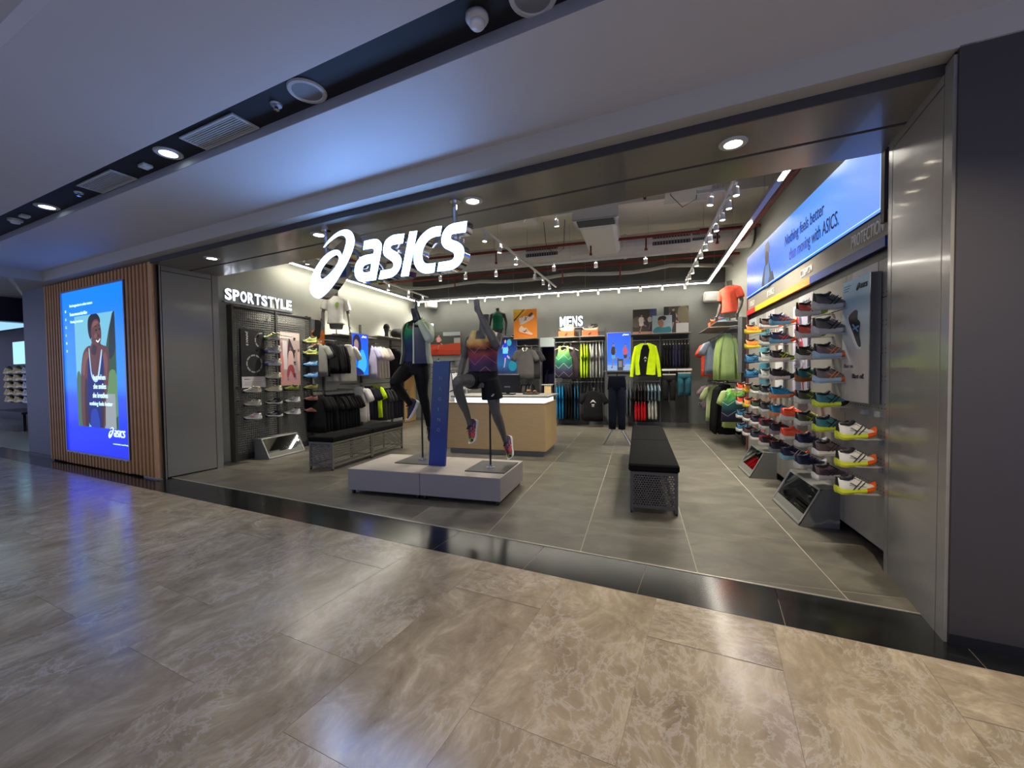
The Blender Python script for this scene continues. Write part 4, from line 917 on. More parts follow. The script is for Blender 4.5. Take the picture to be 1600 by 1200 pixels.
# ---------------------------------------------------------------- podium with two running mannequins
M_pod = mat('podium_stone_print', (178,168,156), .5, noise=.06, nscale=5, stretch=(1,3,1)); M_pods = mat('podium_side_grey', (146,140,136), .5, noise=.03, nscale=3)
pd = E('display_podium', 'low pale stone-look podium on casters under the two mannequins', 'podium', (-3.6,4.5,0))
for k in range(2):
    a = 1.04*k
    mk('plinth', MB().box((a+.002,0,.055),(a+1.037,.98,.322), c=.003), M_pods, pd)
    mk('top', MB().box((a+.002,0,.322),(a+1.037,.98,.328)), M_pod, pd)
    for x in (a+.05, a+.99):
        for y in (.05, .93): mk('caster', MB().lathe([(.001,-.012),(.024,-.012),(.024,.012),(.001,.012)], 14, axis='x', c=(x,y,.024)).box((x-.015,y-.02,.024),(x+.015,y+.02,.056)), M_blk, pd)
M_panelblue = grad_mat('blue_totem', [(0,(20,42,120)), (.12,(30,56,136)), (.3,(28,50,118)), (.45,(34,58,120)), (.6,(48,66,112)), (1,(44,74,124))], axis=1, lo=0, hi=1.38, rough=.35, wob=.15, nscale=2)
for n in M_panelblue.node_tree.nodes:
    if n.type == 'TEX_NOISE':
        nt = M_panelblue.node_tree; tc = [q for q in nt.nodes if q.type == 'TEX_COORD'][0]; mp = nt.nodes.new('ShaderNodeMapping'); mp.inputs['Scale'].default_value = (.3,9,1)
        nt.links.new(tc.outputs['Object'], mp.inputs[0]); nt.links.new(mp.outputs[0], n.inputs['Vector'])
tp = E('blue_sign_panel', 'tall slim leaning blue sign panel standing between the two mannequins', 'sign', (-2.655,4.93,.328), (pi/2,0,0))
mk('board', MB().prism([(0,0),(.235,0),(.325,1.375),(.09,1.375)], -.02, .02, 'z'), M_panelblue, tp)
for i, ch in enumerate('NAGINO'):
    y = 1.15-i*.135; text(tp, ch, .10+y*.067, y-.02, .04, .045, z=.021, m=mat('totem_letters', (110,130,165), .5), name='letter')
def base_plate(label, x, y):
    e = E('mannequin_stand', label, 'stand', (x,y,.328))
    return e
# ---------------------------------------------------------------- counter
ct = E('cash_counter', 'maple wood cash counter with glowing white band under the top', 'counter', (-3.55,7.32,0))
mk('plinth', MB().box((.05,.05,0),(1.90,1.0,.09)), mat('plinth_grey', (130,130,124), .4, metal=.3), ct)
mk('front_panel', MB().box((0,0,.10),(1.95,.03,.97), c=.003), M_desk, ct)
mk('side_panel', MB().box((1.92,.03,.10),(1.95,1.05,.97), c=.003), M_desk, ct); mk('side_panel', MB().box((0,.03,.10),(.03,1.05,.97), c=.003), M_desk, ct)
mk('light_band', MB().box((.13,.10,.97),(1.90,1.0,1.075)), mat('counter_glow', (236,244,246), .4, emit=1.0), ct)
mk('worktop', MB().box((.08,.02,1.075),(2.0,1.06,1.105), c=.004), mat('counter_top_grey', (150,146,136), .4), ct)
mk('ledge', MB().box((0,0,.955),(1.95,1.05,.972)), M_desk, ct)
mn = E('till_monitor', 'black till monitor seen from the back on the cash counter', 'monitor', (-2.46,7.8,1.105))
mk('base', MB().box((-.14,-.08,0),(.14,.10,.02), c=.005), M_blk, mn); mk('stem', MB().box((-.03,.0,.02),(.03,.04,.12)), M_blk, mn); mk('screen_back', MB().box((-.25,-.02,.04),(.25,.03,.40), c=.01), M_blk, mn)
mk('badge', MB().box((-.06,-.0225,.14),(.06,-.02,.17)), mat('badge_grey', (110,110,110), .4), mn)
sr = E('swipe_tray', 'small dark tray with brown items on the cash counter beside the monitor', 'tray', (-2.02,7.95,1.105))
mk('tray', MB().box((-.15,-.1,0),(.15,.1,.03), c=.006), M_blk, sr); mk('contents', MB().lathe([(.001,.03),(.05,.03),(.055,.07),(.03,.1),(.001,.1)], 12, c=(-.05,0,0)).lathe([(.001,.03),(.04,.03),(.045,.06),(.001,.09)], 12, c=(.07,.02,0)), mat('amber_brown', (130,84,44), .4), sr)

# ---------------------------------------------------------------- left casual-shoe wall
XL = -6.86
lw = E('mesh_display_wall', 'dark steel mesh shoe display wall under the glowing left wall letters', 'display wall', (XL,5.63,0), LF)
for x in (0, .93, 1.83): mk('post', MB().box((x-.02,0,-.10),(x+.02,2.80,.02)), M_metal, lw)
for a, b in ((.02,.91),(.95,1.81)):
    mb = MB(); 
    n = 22; dx = (b-a)/n
    for i in range(n+1): mb.box((a+i*dx-.009,.12,-.012),(a+i*dx+.009,2.76,-.006))
    for j in range(65): mb.box((a,.12+j*.0412-.009,-.006),(b,.12+j*.0412+.009,.0))
    g_ = mk('mesh_panel', mb, M_frame, lw); g_['kind'] = 'stuff'
    mk('rail', MB().box((a,2.74,-.06),(b,2.79,.0)).box((a,.07,-.06),(b,.12,0)), M_metal, lw)
mk('kick_plate', MB().box((0,0,-.08),(1.83,.07,-.02)), M_metal, lw)
colsL = {5.85:{4:'beige',5:'beige',6:'red_white'}, 6.315:{0:'cream_green',1:'cream_violet',2:'cream_violet',3:'cream',4:'cream',5:'bw',6:'bw'}, 6.76:{4:'green',5:'white_black',6:'white_black'}, 7.28:{0:'lime_grey',1:'lime_grey',2:'sky_cream',3:'sky_cream',4:'olive',5:'brown',6:'brown'}}
RZL = [2.22,1.97,1.73,1.485,1.235,.995,.75]
SHL = {'beige':((206,200,176),(210,204,184),(210,204,184),(190,184,160),(180,170,140),WH),'red_white':((232,228,214),WH,WH,(180,30,60),(200,190,180),WH),'cream_green':((224,214,160),WH,(120,190,90),(120,170,80),(200,200,160),(230,220,150)),
 'cream_violet':((226,220,196),WH,(110,100,190),(90,90,170),(200,190,160),(226,220,196)),'cream':((226,220,182),(230,226,200),(230,226,200),(236,232,200),(200,190,150),WH),'bw':((40,38,38),WH,WH,(230,226,214),(30,30,30),WH),
 'green':((120,130,50),(90,90,40),(70,70,40),(170,190,60),(60,60,40),(60,60,40)),'white_black':((236,234,224),WH,WH,(30,30,30),(210,206,196),WH),'lime_grey':((150,160,80),(200,210,120),(120,110,90),(90,90,70),(60,60,50),WH),
 'sky_cream':((90,150,190),(60,110,160),(60,110,160),(230,236,236),(60,90,120),WH),'olive':((110,116,60),(90,90,50),(90,90,50),(60,60,40),(50,50,40),(160,160,120)),'brown':((130,84,70),(110,70,60),(110,70,60),(90,50,44),(70,44,40),(150,110,100))}
DL = {'beige':'plain beige canvas shoe','red_white':'white sneaker with dark red side stripes','cream_green':'cream sneaker with green toe','cream_violet':'cream sneaker with violet sole','cream':'plain cream sneaker','bw':'black sneaker with white stripes and sole','green':'green sneaker','white_black':'white sneaker with black side stripes','lime_grey':'lime and grey running shoe','sky_cream':'blue sneaker with cream stripes','olive':'olive sneaker','brown':'brown suede sneaker'}
RNL = ['top row','second row','third row','fourth row','fifth row','sixth row','lowest row']
CNL = {5.85:'under the black poster', 6.315:'column between the two posters', 6.76:'under the pink poster', 7.28:'column beside the clothes rack'}
arm = None
for y, d in colsL.items():
    for i, kd in d.items():
        shoe('cas' if kd not in ('lime_grey','cream_green','cream_violet') else 'run', (XL+.155, y, RZL[i]), pi+.30, .05, SHL[kd], '%s, %s, %s' % (DL[kd], RNL[i], CNL[y]), 'sneakers on the left mesh wall', 1.0)
        if arm is None: arm = mk('shoe_arm', MB().box((-.045,-.008,0),(.045,-.002,.23)).box((-.05,-.004,0),(.05,.02,.02)), M_blk, lw, (y-5.63, RZL[i], 0))
        else: link('shoe_arm', arm.data, lw, (y-5.63, RZL[i], 0))
for y in (5.85,6.12,6.60,6.98):
    for i in ((4,5,6) if y == 5.85 else range(7)):
        link('ticket_clip', arm.data, lw, (y-5.63-(.17 if y == 5.85 else 0), RZL[i]+.09, 0)).scale = (.6,1,.22)
p1 = poster('black_poster', 'tall black poster board with white ring prints on the mesh wall', (XL+.01,5.76,1.32), LF, .50, 1.07, .02, bg=(22,22,28))
mk('caption_board', MB().box((0,0,.02),(.5,.20,.024)), mat('caption_white', (196,192,192), .5), p1)
M_pw = mat('poster_white_ink', (206,206,206), .5)
text(p1, 'JAPAN S', .095, 1.03, .26, .055, z=.021, m=M_pw, bold=.03, rot=-pi/2)
def ring_art(parent, cx, cy, r, segs, z):
    mb = MB()
    for k in segs:
        a0 = 2*pi*k/9+.06; a1 = 2*pi*(k+1)/9-.06
        pts = [(cx+r*cos(a0+(a1-a0)*t/4), cy+r*sin(a0+(a1-a0)*t/4), z) for t in range(5)]+[(cx+r*.84*cos(a1-(a1-a0)*t/4), cy+r*.84*sin(a1-(a1-a0)*t/4), z) for t in range(5)]
        mb.quad(pts)
    mk('ring_print', mb, mat('ring_grey', (150,150,150), .6), parent, fix=False)
ring_art(p1, .27, .44, .17, range(9), .021)
ring_art(p1, .44, .88, .15, (2,3,4,5), .021)
text(p1, 'JAPAN S', .05, .14, .12, .022, z=.0245, m=MATS['ink_black']); art(p1, .5, .2, [((150,146,146), R(.1,.5,.9,.53)), ((150,146,146), R(.1,.4,.9,.43)), ((150,146,146), R(.1,.3,.8,.33)), ((150,146,146), R(.1,.2,.86,.23))], z=.0245)
e = poster('pink_poster', 'pinkish poster of three walking people on the mesh wall', (XL+.01,6.62,1.33), LF, .50, 1.08, .02, bg=(190,174,166))
PK = (204,170,160)
art(e, .5, 1.08, [((168,148,144), R(0,.2,1,.86)), ((150,120,118), R(0,.2,.12,.8)), ((58,50,60), sm((.36,.5),(.42,.84),(.5,.86),(.72,.62),(.66,.5))), ((206,196,196), R(.12,.3,.34,.84)),
    ((190,140,136), R(0,0,1,.21)), (PK, sm((.38,.34),(.40,.60),(.5,.66),(.62,.62),(.68,.44),(.58,.34))), ((120,84,78), ell(.5,.69,.05,.035)), ((150,60,70), sm((.38,.36),(.3,.2),(.36,.14),(.5,.28),(.66,.14),(.74,.16),(.62,.38))), (PK, sm((.9,.3),(.85,.55),(.92,.64),(1,.62),(1,.3))), ((120,84,78), ell(.93,.67,.045,.032)), ((196,120,120), sm((0,.1),(0,.55),(.1,.6),(.16,.4),(.12,.1))), ((110,130,170), ell(.36,.12,.06,.02)), ((110,130,170), ell(.74,.13,.06,.02))], z=.021)
M_pw2 = mat('pink_poster_white', (238,232,226), .5)
text(e, 'Moving forward', .03, 1.0, .28, .03, z=.025, m=M_pw2, bold=.02); text(e, 'into tomorrow', .03, .95, .24, .03, z=.025, m=M_pw2, bold=.02)
def wall_sign(s_, label, loc, rot, w, h, rail=True):
    e = E('wall_lettering', label, 'sign', loc, rot)
    cx = 0; n = len(s_); adv = w/n
    wid = {'I':.35,'M':1.25,'W':1.3}
    tot = sum(wid.get(c, 1) for c in s_); x = 0
    for c in s_:
        ww = wid.get(c, 1)*w/tot
        lt_ = text(e, c, x+ww*.08, 0, ww*.84, h, z=.035, depth=.006, m=M_signs, bold=.025, name='letter'); x += ww
        text(e, c, lt_.location.x, 0, ww*.84, h, z=.01, depth=.025, m=M_alu, bold=.025, name='letter_return')
    if rail: mk('rail', MB().box((-.02,-.055,.0),(w+.02,-.02,.06)), M_alu, e)
    return e
wall_sign('SPORTSTYLE', 'glowing white letters spelling sportstyle high on the left wall', (-7.04,5.62,2.90), LF, 1.50, .20)
wall_sign('MENS', 'glowing white letters spelling mens high on the back wall', (-2.22,12.24,2.86), BK, .70, .29)
wall_sign('S', 'glowing white letter high on the back wall beside the left mannequin', (-6.50,12.24,2.86), BK, .19, .29, rail=False)

# ---------------------------------------------------------------- clothes on hangers
def tee_mesh(W=.46, H=.68, T=.05, sleeve='short', fold=.012, neck=.085, seed=0):
    rr = random.Random(seed); mb = MB(); seg = 18
    rows = [(-H, W*.50, T*1.0), (-H*.8, W*.49, T), (-H*.55, W*.475, T), (-H*.35, W*.47, T*.95), (-.17, W*.48, T*.85), (-.08, W*.45, T*.7), (-.035, W*.36, T*.55), (-.0, W*.22, T*.5), (.022, neck, T*.5)]
    if sleeve == 'none': rows = [(a, b if a < -.2 else b*(.62 if a > -.12 else .82), c) for a, b, c in rows]; rows[-1] = (.01, .10, T*.5)
    ph = rr.random()*6; rings = []
    for z, rx, ry in rows:
        k = min(1, max(0, -z/H)); ring = []
        for q in range(seg):
            a = 2*pi*q/seg; w_ = fold*k*cos(5*a+ph)+fold*.6*k*cos(9*a+ph*2)
            sx = abs(cos(a))**.75*(1 if cos(a) >= 0 else -1)
            ring.append((sx*rx, sin(a)*(ry+w_)+0, z+ (.006*cos(3*a+ph) if k > .9 else 0)))
        rings.append(ring)
    mb.loft(rings, caps=True)
    if sleeve != 'none':
        L_ = .20 if sleeve == 'short' else .60
        for s in (-1, 1):
            if sleeve == 'short': ch = [(s*W*.30,0,-.045,.05,T*.6),(s*W*.44,0,-.085,.075,T*.7),(s*(W*.5+.055),-.01,-.20,.07,T*.75),(s*(W*.5+.085),-.012,-.27,.07,T*.75)]
            else: ch = [(s*W*.30,0,-.045,.05,T*.6),(s*W*.45,0,-.10,.07,T*.7),(s*(W*.5+.05),-.01,-.28,.06,T*.75),(s*(W*.5+.09),-.02,-.5,.052,T*.8),(s*(W*.5+.10),-.03,-H-.0,.042,T*.7)]
            mb.chain([(x,y,z,rb,ra) for x,y,z,ra,rb in ch], 10, side=(0,1,0))
    return mb
def pants_mesh(W=.40, H=1.0, T=.05, seed=0):
    mb = MB(); rr = random.Random(seed)
    mb.chain([(0,0,0,W*.42,T*.7),(0,0,-.06,W*.45,T*.8),(0,0,-H*.24,W*.5,T)], 14)
    for s in (-1, 1): mb.chain([(s*W*.22,0,-H*.2,W*.24,T*.9),(s*W*.24,.005,-H*.5,W*.22,T*.95),(s*W*.24,-.005,-H*.8,W*.2,T*.9),(s*W*.25,0,-H,W*.19,T*.8)], 12)
    return mb
def tank_mesh():
    o = [(-.21,-.74),(-.20,-.45),(-.185,-.26),(-.15,-.22),(-.125,-.12),(-.12,0.0),(-.075,.01),(-.07,-.07),(-.045,-.13),(0,-.155),(.045,-.13),(.07,-.07),(.075,.01),(.12,0.0),(.125,-.12),(.15,-.22),(.185,-.26),(.20,-.45),(.21,-.74)]
    mb = MB(); n = len(o)
    for y, k in ((-.045,1),(.03,1)):
        i = len(mb.v); mb.v += [(x, y+.02*abs(x/.2)**2*(1 if y < 0 else -1)+.008*sin(x*40), z if y < 0 or z < -.2 else z+.04*(abs(x) < .07)) for x, z in o]
        mb.f.append(tuple(range(i, i+n))[::(1 if y > 0 else -1)]); mb.mi.append(0)
    for k in range(n):
        l = (k+1) % n; mb.f.append((k, l, n+l, n+k)); mb.mi.append(0)
    return mb
def hanger_mesh(w=.42):
    mb = MB()
    mb.chain([(-w/2,0,-.075,.008,.010),(-w*.25,0,-.03,.010,.012),(0,0,.005,.011,.013),(w*.25,0,-.03,.010,.012),(w/2,0,-.075,.008,.010)], 6, side=(0,1,0))
    mb.chain([(0,0,.0,.003),(0,0,.045,.003),(.016,0,.06,.003),(.020,0,.08,.003),(0,0,.098,.003),(-.018,0,.085,.003)], 5, side=(0,1,0))
    return mb
GP = {}; GUSED = set()
M_hang = mat('hanger_beech', (206,196,170), .5); M_hangb = mat('hanger_black', (24,24,24), .5)
def garment_proto(kind):
    nm = {'tee':'tshirt','tank':'tank_top','long':'long_sleeve_top','shorts':'shorts','pants':'trousers','slim':'tshirt','sleeves':'jacket'}[kind]
    e = E(nm, 'x', 'clothing')
    if kind == 'tee': mk('fabric', tee_mesh(seed=1), M_white, e, smooth=True)
    if kind == 'slim': mk('fabric', tee_mesh(T=.028, fold=.006, seed=2), M_white, e, smooth=True)
    if kind == 'tank': mk('fabric', tank_mesh(), M_white, e, smooth=True)
    if kind == 'long': mk('fabric', tee_mesh(H=.66, sleeve='long', T=.04, seed=4), M_white, e, smooth=True)
    if kind == 'sleeves': mk('fabric', tee_mesh(H=.70, sleeve='long', T=.05, seed=5), M_white, e, smooth=True)
    if kind == 'shorts': mk('fabric', pants_mesh(W=.36, H=.44, T=.06), M_white, e, smooth=True)
    if kind == 'pants': mk('fabric', pants_mesh(W=.34, H=1.1, T=.06), M_white, e, smooth=True)
    if kind in ('shorts', 'pants'):
        mk('hanger', MB().box((-.16,-.008,.0),(.16,.008,.02)).chain([(0,0,.02,.003),(0,0,.06,.003),(.018,0,.085,.003),(0,0,.105,.003)], 5, side=(0,1,0)), M_white, e)
    else: mk('hanger', hanger_mesh(), M_hang, e)
    return e
def garment(kind, loc, rz, col, label, group=None, scale=(1,1,1), m=None, hang=None):
    if kind not in GP: GP[kind] = garment_proto(kind); e = GP[kind]
    else: e = copy_tree(GP[kind])
    e.location = loc; e.rotation_euler = (0,0,rz); e.scale = scale; e['label'] = label
    if group: e['group'] = group
    for c in e.children:
        if c.name.startswith('fabric'): paint(c, 0, m or fab('%d_%d_%d' % col, col))
        elif c.name.startswith('hanger'): paint(c, 0, hang or M_hang)
    for c in list(e.children):
        if c.name.startswith('print'): bpy.data.objects.remove(c)
    return e
# order matters: a proto that later gets a print must not be copied afterwards, so prints are added at the end of this block
ORD = ['first','second','third','fourth','fifth','sixth','seventh','eighth','ninth','tenth','eleventh','twelfth','thirteenth']
def row(kind, pts, rz, cols, lab, group, scale=(1,1,1), hang=None):
    for i, (p, c) in enumerate(zip(pts, cols)):
        cname, cc = c
        garment(kind, p, rz+rnd.uniform(-.08,.08), cc, lab % (cname, ORD[i]), group, scale, hang=hang)
BLK, WHT, LIME, GRY, LGY = ('black',(20,20,22)), ('white',(222,218,206)), ('lime',(196,232,20)), ('dark grey',(64,64,66)), ('pale grey',(184,184,176))
TEALC, BLUE, RED_, NAVY = ('dark teal',(24,70,96)), ('bright blue',(20,120,170)), ('red',(190,24,30)), ('navy',(34,38,60))
xr = -6.62
def P_(ys, x=xr, z=2.23): return [(x, y, z) for y in ys]
row('tee', P_([7.42,7.50],z=2.18), .1, [('grey',(120,120,112)),BLK], '%s T-shirt, %s on the rail just past the shoe wall', 'upper clothes on the left wall')
row('long', P_([7.78,7.88,7.98],z=2.22), .1, [BLK]*3, '%s long-sleeved top, %s in the black set on the upper left rail', 'upper clothes on the left wall')
row('tee', [(-6.72,8.02,2.20),(-6.58,8.08,2.20),(-6.44,8.16,2.20)], 1.15, [('off-white',(206,202,190))]*3, '%s T-shirt, %s from the wall on the upper left arm', 'upper clothes on the left wall', (.88,1,1.2))
row('tee', P_([9.2],z=2.24), .15, [('lavender',(176,172,196))], '%s T-shirt hanging right of the blue screen, %s of its rail', 'upper clothes on the left wall', (1,1,1.2))
row('tee', P_([9.34,9.46,9.60,9.74],z=2.24), .15, [('pinkish white',(212,196,192)),('cream',(214,206,190)),('cream',(206,200,188)),('pale pink',(200,186,184))], '%s T-shirt, %s behind the lavender one', 'upper clothes on the left wall', (1,1,1.2))
row('tee', P_([10.25,10.36,10.48],z=2.22), .1, [BLK]*3, '%s T-shirt, %s beyond the pinkish ones on the upper left rail', 'upper clothes on the left wall', (1,1,1.2))
row('tee', P_([7.32,7.42,7.52],z=1.08), .1, [BLK]*3, '%s garment, %s on the lower left rail behind the brown sneakers', 'lower clothes on the left wall', (1,1,1.15))
row('tee', P_([7.72+.105*i for i in range(8)],z=1.06), .1, [BLK]*8, '%s T-shirt, %s in the lower black row behind the left bench', 'lower clothes on the left wall', (1.05,1,1.15))
row('tee', P_([8.72,8.84],z=1.20), .1, [('white',(206,202,196))]*2, '%s T-shirt, %s in front of the navy and lime ones', 'lower clothes on the left wall', (1,1,1.22))
row('tee', P_([9.0,9.1,9.2],z=1.20), .1, [('navy black',(28,26,38))]*3, '%s T-shirt, %s between the white and lime ones', 'lower clothes on the left wall', (1,1,1.2))
row('tee', P_([9.38],z=1.22), .1, [('bright lime',(196,232,20))], '%s T-shirt hanging on the lower left rail, %s lime one', 'lower clothes on the left wall', (1,1,1.2))
row('tee', P_([9.62,9.74,9.9,10.1,10.25,10.4],z=1.12), .1, [GRY,GRY,GRY,('dark navy',(40,42,56)),('dark navy',(40,42,56)),('dark navy',(40,42,56))], '%s T-shirt, %s beyond the lime one on the lower left rail', 'lower clothes on the left wall', (1,1,1.2))
# back wall
row('slim', [(-2.24+.085*i,11.88,1.14) for i in range(8)], pi/2+.1, [BLUE]*3+[BLK]*3+[TEALC]*2, '%s T-shirt, %s from the counter on the lower back rail', 'lower row under the mens letters', (1,1,1.38), hang=M_hang)
row('slim', [(-1.55+.085*i,11.88,2.27) for i in range(8)], pi/2+.1, [LIME]*3+[LGY]*4+[('blue grey',(120,130,136))], '%s T-shirt, %s in the upper row under the mens letters', 'upper row under the mens letters', (1,1,1.32))
row('slim', [(-.62,11.95,1.15),(-.52,11.95,1.15),(-.30,11.95,1.15),(-.22,11.95,1.15)], pi/2, [GRY,NAVY,('slate',(96,104,112)),('slate',(96,104,112))], '%s garment, %s behind the navy trousers stand', 'clothes behind the trousers stand', (1,1,1.25))
row('slim', [(-.09+.085*i,11.88,1.15) for i in range(4)], pi/2, [('charcoal',(60,52,54))]*4, '%s top, %s above the red shorts', 'tops and shorts under the lime jacket', (1,1,.62))
row('slim', [(.25+.09*i,11.88,1.15) for i in range(4)], pi/2, [('pale blue',(130,150,162))]*4, '%s top, %s above the pale shorts', 'tops and shorts under the lime jacket', (1,1,.62))
row('shorts', [(-.07+.08*i,11.86,.68) for i in range(4)], pi/2, [RED_]*4, '%s shorts, %s hanging under the charcoal tops', 'tops and shorts under the lime jacket', (1,.6,1.1))
row('shorts', [(.28+.08*i,11.86,.72) for i in range(3)], pi/2, [('pale grey',(180,182,172))]*3, '%s shorts, %s hanging under the pale blue tops', 'tops and shorts under the lime jacket', (1,.6,1.1))
row('shorts', [(.66+.075*i,11.88,2.22) for i in range(9)], pi/2, [('black',(22,22,24))]*3+[('dark indigo',(44,42,70))]*3+[('black',(24,24,26))]*3, '%s shorts, %s on the clip rail under the black-and-white pictures', 'shorts on the upper right rail of the back wall', (1,.6,1.35), hang=M_white)
garment('shorts', (.77,11.6,1.42), 0, (24,24,24), 'shiny black shorts on the left white clip board', 'display shorts on the back wall', (1,.9,1.5))
garment('shorts', (1.14,11.6,1.46), 0, (36,84,98), 'teal shorts over black on the right white clip board', 'display shorts on the back wall', (1,.9,1.3))
garment('tee', (-1.19,11.62,.97), 0, (18,18,20), 'black T-shirt with white chest print facing out under the grey row', None, (1.15,1,1.18))
garment('tee', (-3.12,11.62,2.20), 0, (78,76,74), 'dark grey polo shirt with white collar facing out under the orange picture', None, (1.15,1,1.25))
garment('tee', (-2.96,11.70,2.18), 0, (40,40,42), 'dark striped shirt half hidden behind the grey polo', None, (1.15,1,1.22))
row('slim', [(-3.55+.08*i,11.9,1.16) for i in range(8)], pi/2, [('grey white',(150,150,140))]*3+[GRY]*5, '%s garment, %s in the low row behind the counter', 'low row behind the counter', (1,1,.9))
row('tee', [(-5.0,10.35,1.50),(-4.94,10.5,1.50),(-4.88,10.65,1.50),(-4.82,10.8,1.5)], .25, [('white',(214,214,212))]*4, '%s T-shirt, %s on the floor rack behind the blue sign panel', 'white T-shirts on the floor rack', (1,1,1.6))
m_tank = grad_mat('tank_print', [(0,(58,50,70)), (.25,(66,66,92)), (.42,(20,78,72)), (.62,(28,124,78)), (.85,(120,190,80)), (1,(150,210,90))], axis=2, lo=-.74, hi=0, wob=.12, lines=.5, linecol=(190,220,190), lscale=5)
m_tank2 = grad_mat('tank_print_right', [(0,(46,40,60)), (.22,(60,56,90)), (.35,(10,44,60)), (.55,(14,84,70)), (.8,(70,150,60)), (1,(140,200,70))], axis=2, lo=-.74, hi=0, wob=.12, lines=.6, linecol=(170,220,200), lscale=4)
garment('tank', (-2.0,11.62,2.25), 0, (0,0,0), 'green to purple printed tank top facing out below the left shoe box', None, (1.2,1,1.2), m=m_tank, hang=M_hang)
garment('tank', (-1.84,11.8,2.22), 0, (70,56,66), 'dark printed tank top behind the green one on the back wall', None, (1.1,1,1.2))
GRN, LGN = ('pale green',(168,190,112)), ('pale green',(176,196,120))
row('sleeves', [(1.72,9.25,2.24),(1.72,9.42,2.24),(1.73,9.6,2.24),(1.74,9.8,2.22)], .12, [GRN]*4, '%s long-sleeved jacket, %s from the front on the upper right rack', 'upper clothes on the right racks', (.60,.8,1.28))
row('tee', [(1.72,10.5,2.2),(1.72,10.62,2.2),(1.72,10.78,2.2)], .1, [('grey blue',(130,142,158)),('pale grey',(170,176,180)),('grey blue',(136,148,164))], '%s T-shirt, %s behind the green jackets', 'upper clothes on the right racks', (1,1,1.12))
row('tee', [(1.74,11.2,2.2),(1.74,11.36,2.2),(1.74,11.5,2.2)], .1, [('coral',(240,90,66))]*3, '%s T-shirt, %s at the far end of the upper right rack', 'upper clothes on the right racks', (1,1,1.2))
garment('tank', (1.80,8.95,1.16), .1, (0,0,0), 'green chevron printed tank top facing out on the lower right rack', None, (1.25,1,.85), m=m_tank2, hang=M_white)
row('tee', [(1.78,9.15,1.14),(1.78,9.30,1.14)], .1, [LGN,LGN], '%s T-shirt, %s behind the chevron tank top', 'lower clothes on the right racks', (.7,1,1.1))
row('long', [(1.75,9.5,1.2),(1.75,9.62,1.2),(1.75,9.75,1.2),(1.75,9.9,1.2),(1.75,10.05,1.2)], .1, [BLK]*5, '%s long garment, %s in the black set on the lower right rack', 'lower clothes on the right racks', (.7,1,1.5))
row('tee', [(1.75,10.75,1.16)], .1, [('light green',(184,200,140))], '%s T-shirt beyond the black set, %s of its rail', 'lower clothes on the right racks', (1.0,1,1.2))
row('tee', [(1.75,11.2,1.16),(1.75,11.35,1.16)], .1, [('mauve',(130,110,124))]*2, '%s T-shirt, %s at the far end of the lower right rack', 'lower clothes on the right racks', (1,1,.9))
garment('pants', (-.43,8.98,1.42), 0, (26,30,44), 'dark navy trousers hanging from the free-standing floor stand', None, (1.15,1,1.0), hang=M_blk)
# lime jacket, open over a dark T-shirt
m_lj = fab('jacket_lime', (206,240,16))
jk = E('jacket', 'open bright lime jacket over a black T-shirt facing out on the back wall', 'clothing', (.18,11.62,2.24))
mb = MB()
for s in (-1, 1):
    mb.chain([(s*.12,0,-.03,.03,.05),(s*.23,0,-.08,.055,.055),(s*.29,-.01,-.35,.06,.058),(s*.33,-.02,-.62,.052,.052),(s*.355,-.03,-.86,.04,.045)], 10, side=(0,1,0))
    q_ = .13 if s < 0 else .02
    f_ = [(s*.04,.03),(s*.13,.02),(s*.24,-.05),(s*.26,-.5),(s*.25,-.80),(s*.20,-.82),(s*q_,-.80),(s*(q_+.03),-.5),(s*.11,-.12)]
    f_ = f_ if s > 0 else f_[::-1]
    mb.prism(f_, -.055, -.035, 'y')
mb.prism([(-.26,-.05),(-.13,.02),(.13,.02),(.26,-.05),(.25,-.82),(-.25,-.82)], .035, .05, 'y')
mk('fabric', mb, m_lj, jk, smooth=False)
mb = MB()
for s in (-1, 1): mb.chain([(s*.045,-.045,.03,.012,.012),(s*.09,-.055,-.06,.014,.02),(s*.105,-.058,-.14,.008,.012)], 8)
mk('collar', mb, m_lj, jk, smooth=True); mk('inner_shirt', MB().prism([(-.10,-.02),(.10,-.02),(.24,-.10),(.24,-.84),(-.24,-.84),(-.24,-.10)], -.03, .03, 'y'), fab('20_20_22', (20,20,22)), jk); mk('hanger', hanger_mesh(.40), M_hang, jk)
art(jk, 1, 1, [], z=0) if False else None
def front_print(parent, shapes, y, z0, w, h, x0=None):
    e = mk('chest_print', MB(), M_white, parent) if False else None
    mb = MB(); ms = []; keys = {}
    for i, (c, pl) in enumerate(shapes):
        if c not in keys: keys[c] = len(ms); ms.append(mat('cprint_%d_%d_%d' % c, c, .6))
        mb.quad([((p[0]-.5)*w, y-.0006*i, z0+p[1]*h) for p in pl], keys[c])
    return mk('chest_print', mb, ms, parent, fix=False)
EMB = [((210,212,210), sm((.1,.5),(.3,.8),(.5,.95),(.7,.8),(.9,.5),(.7,.62),(.5,.7),(.3,.62))), ((190,192,190), sm((.3,.3),(.42,.36),(.5,.28),(.58,.36),(.7,.3),(.6,.14),(.5,.2),(.4,.14))), ((170,172,170), sm((.3,.02),(.5,.08),(.7,.02),(.5,-.02)))]
front_print(jk, EMB, -.033, -.46, .11, .14)
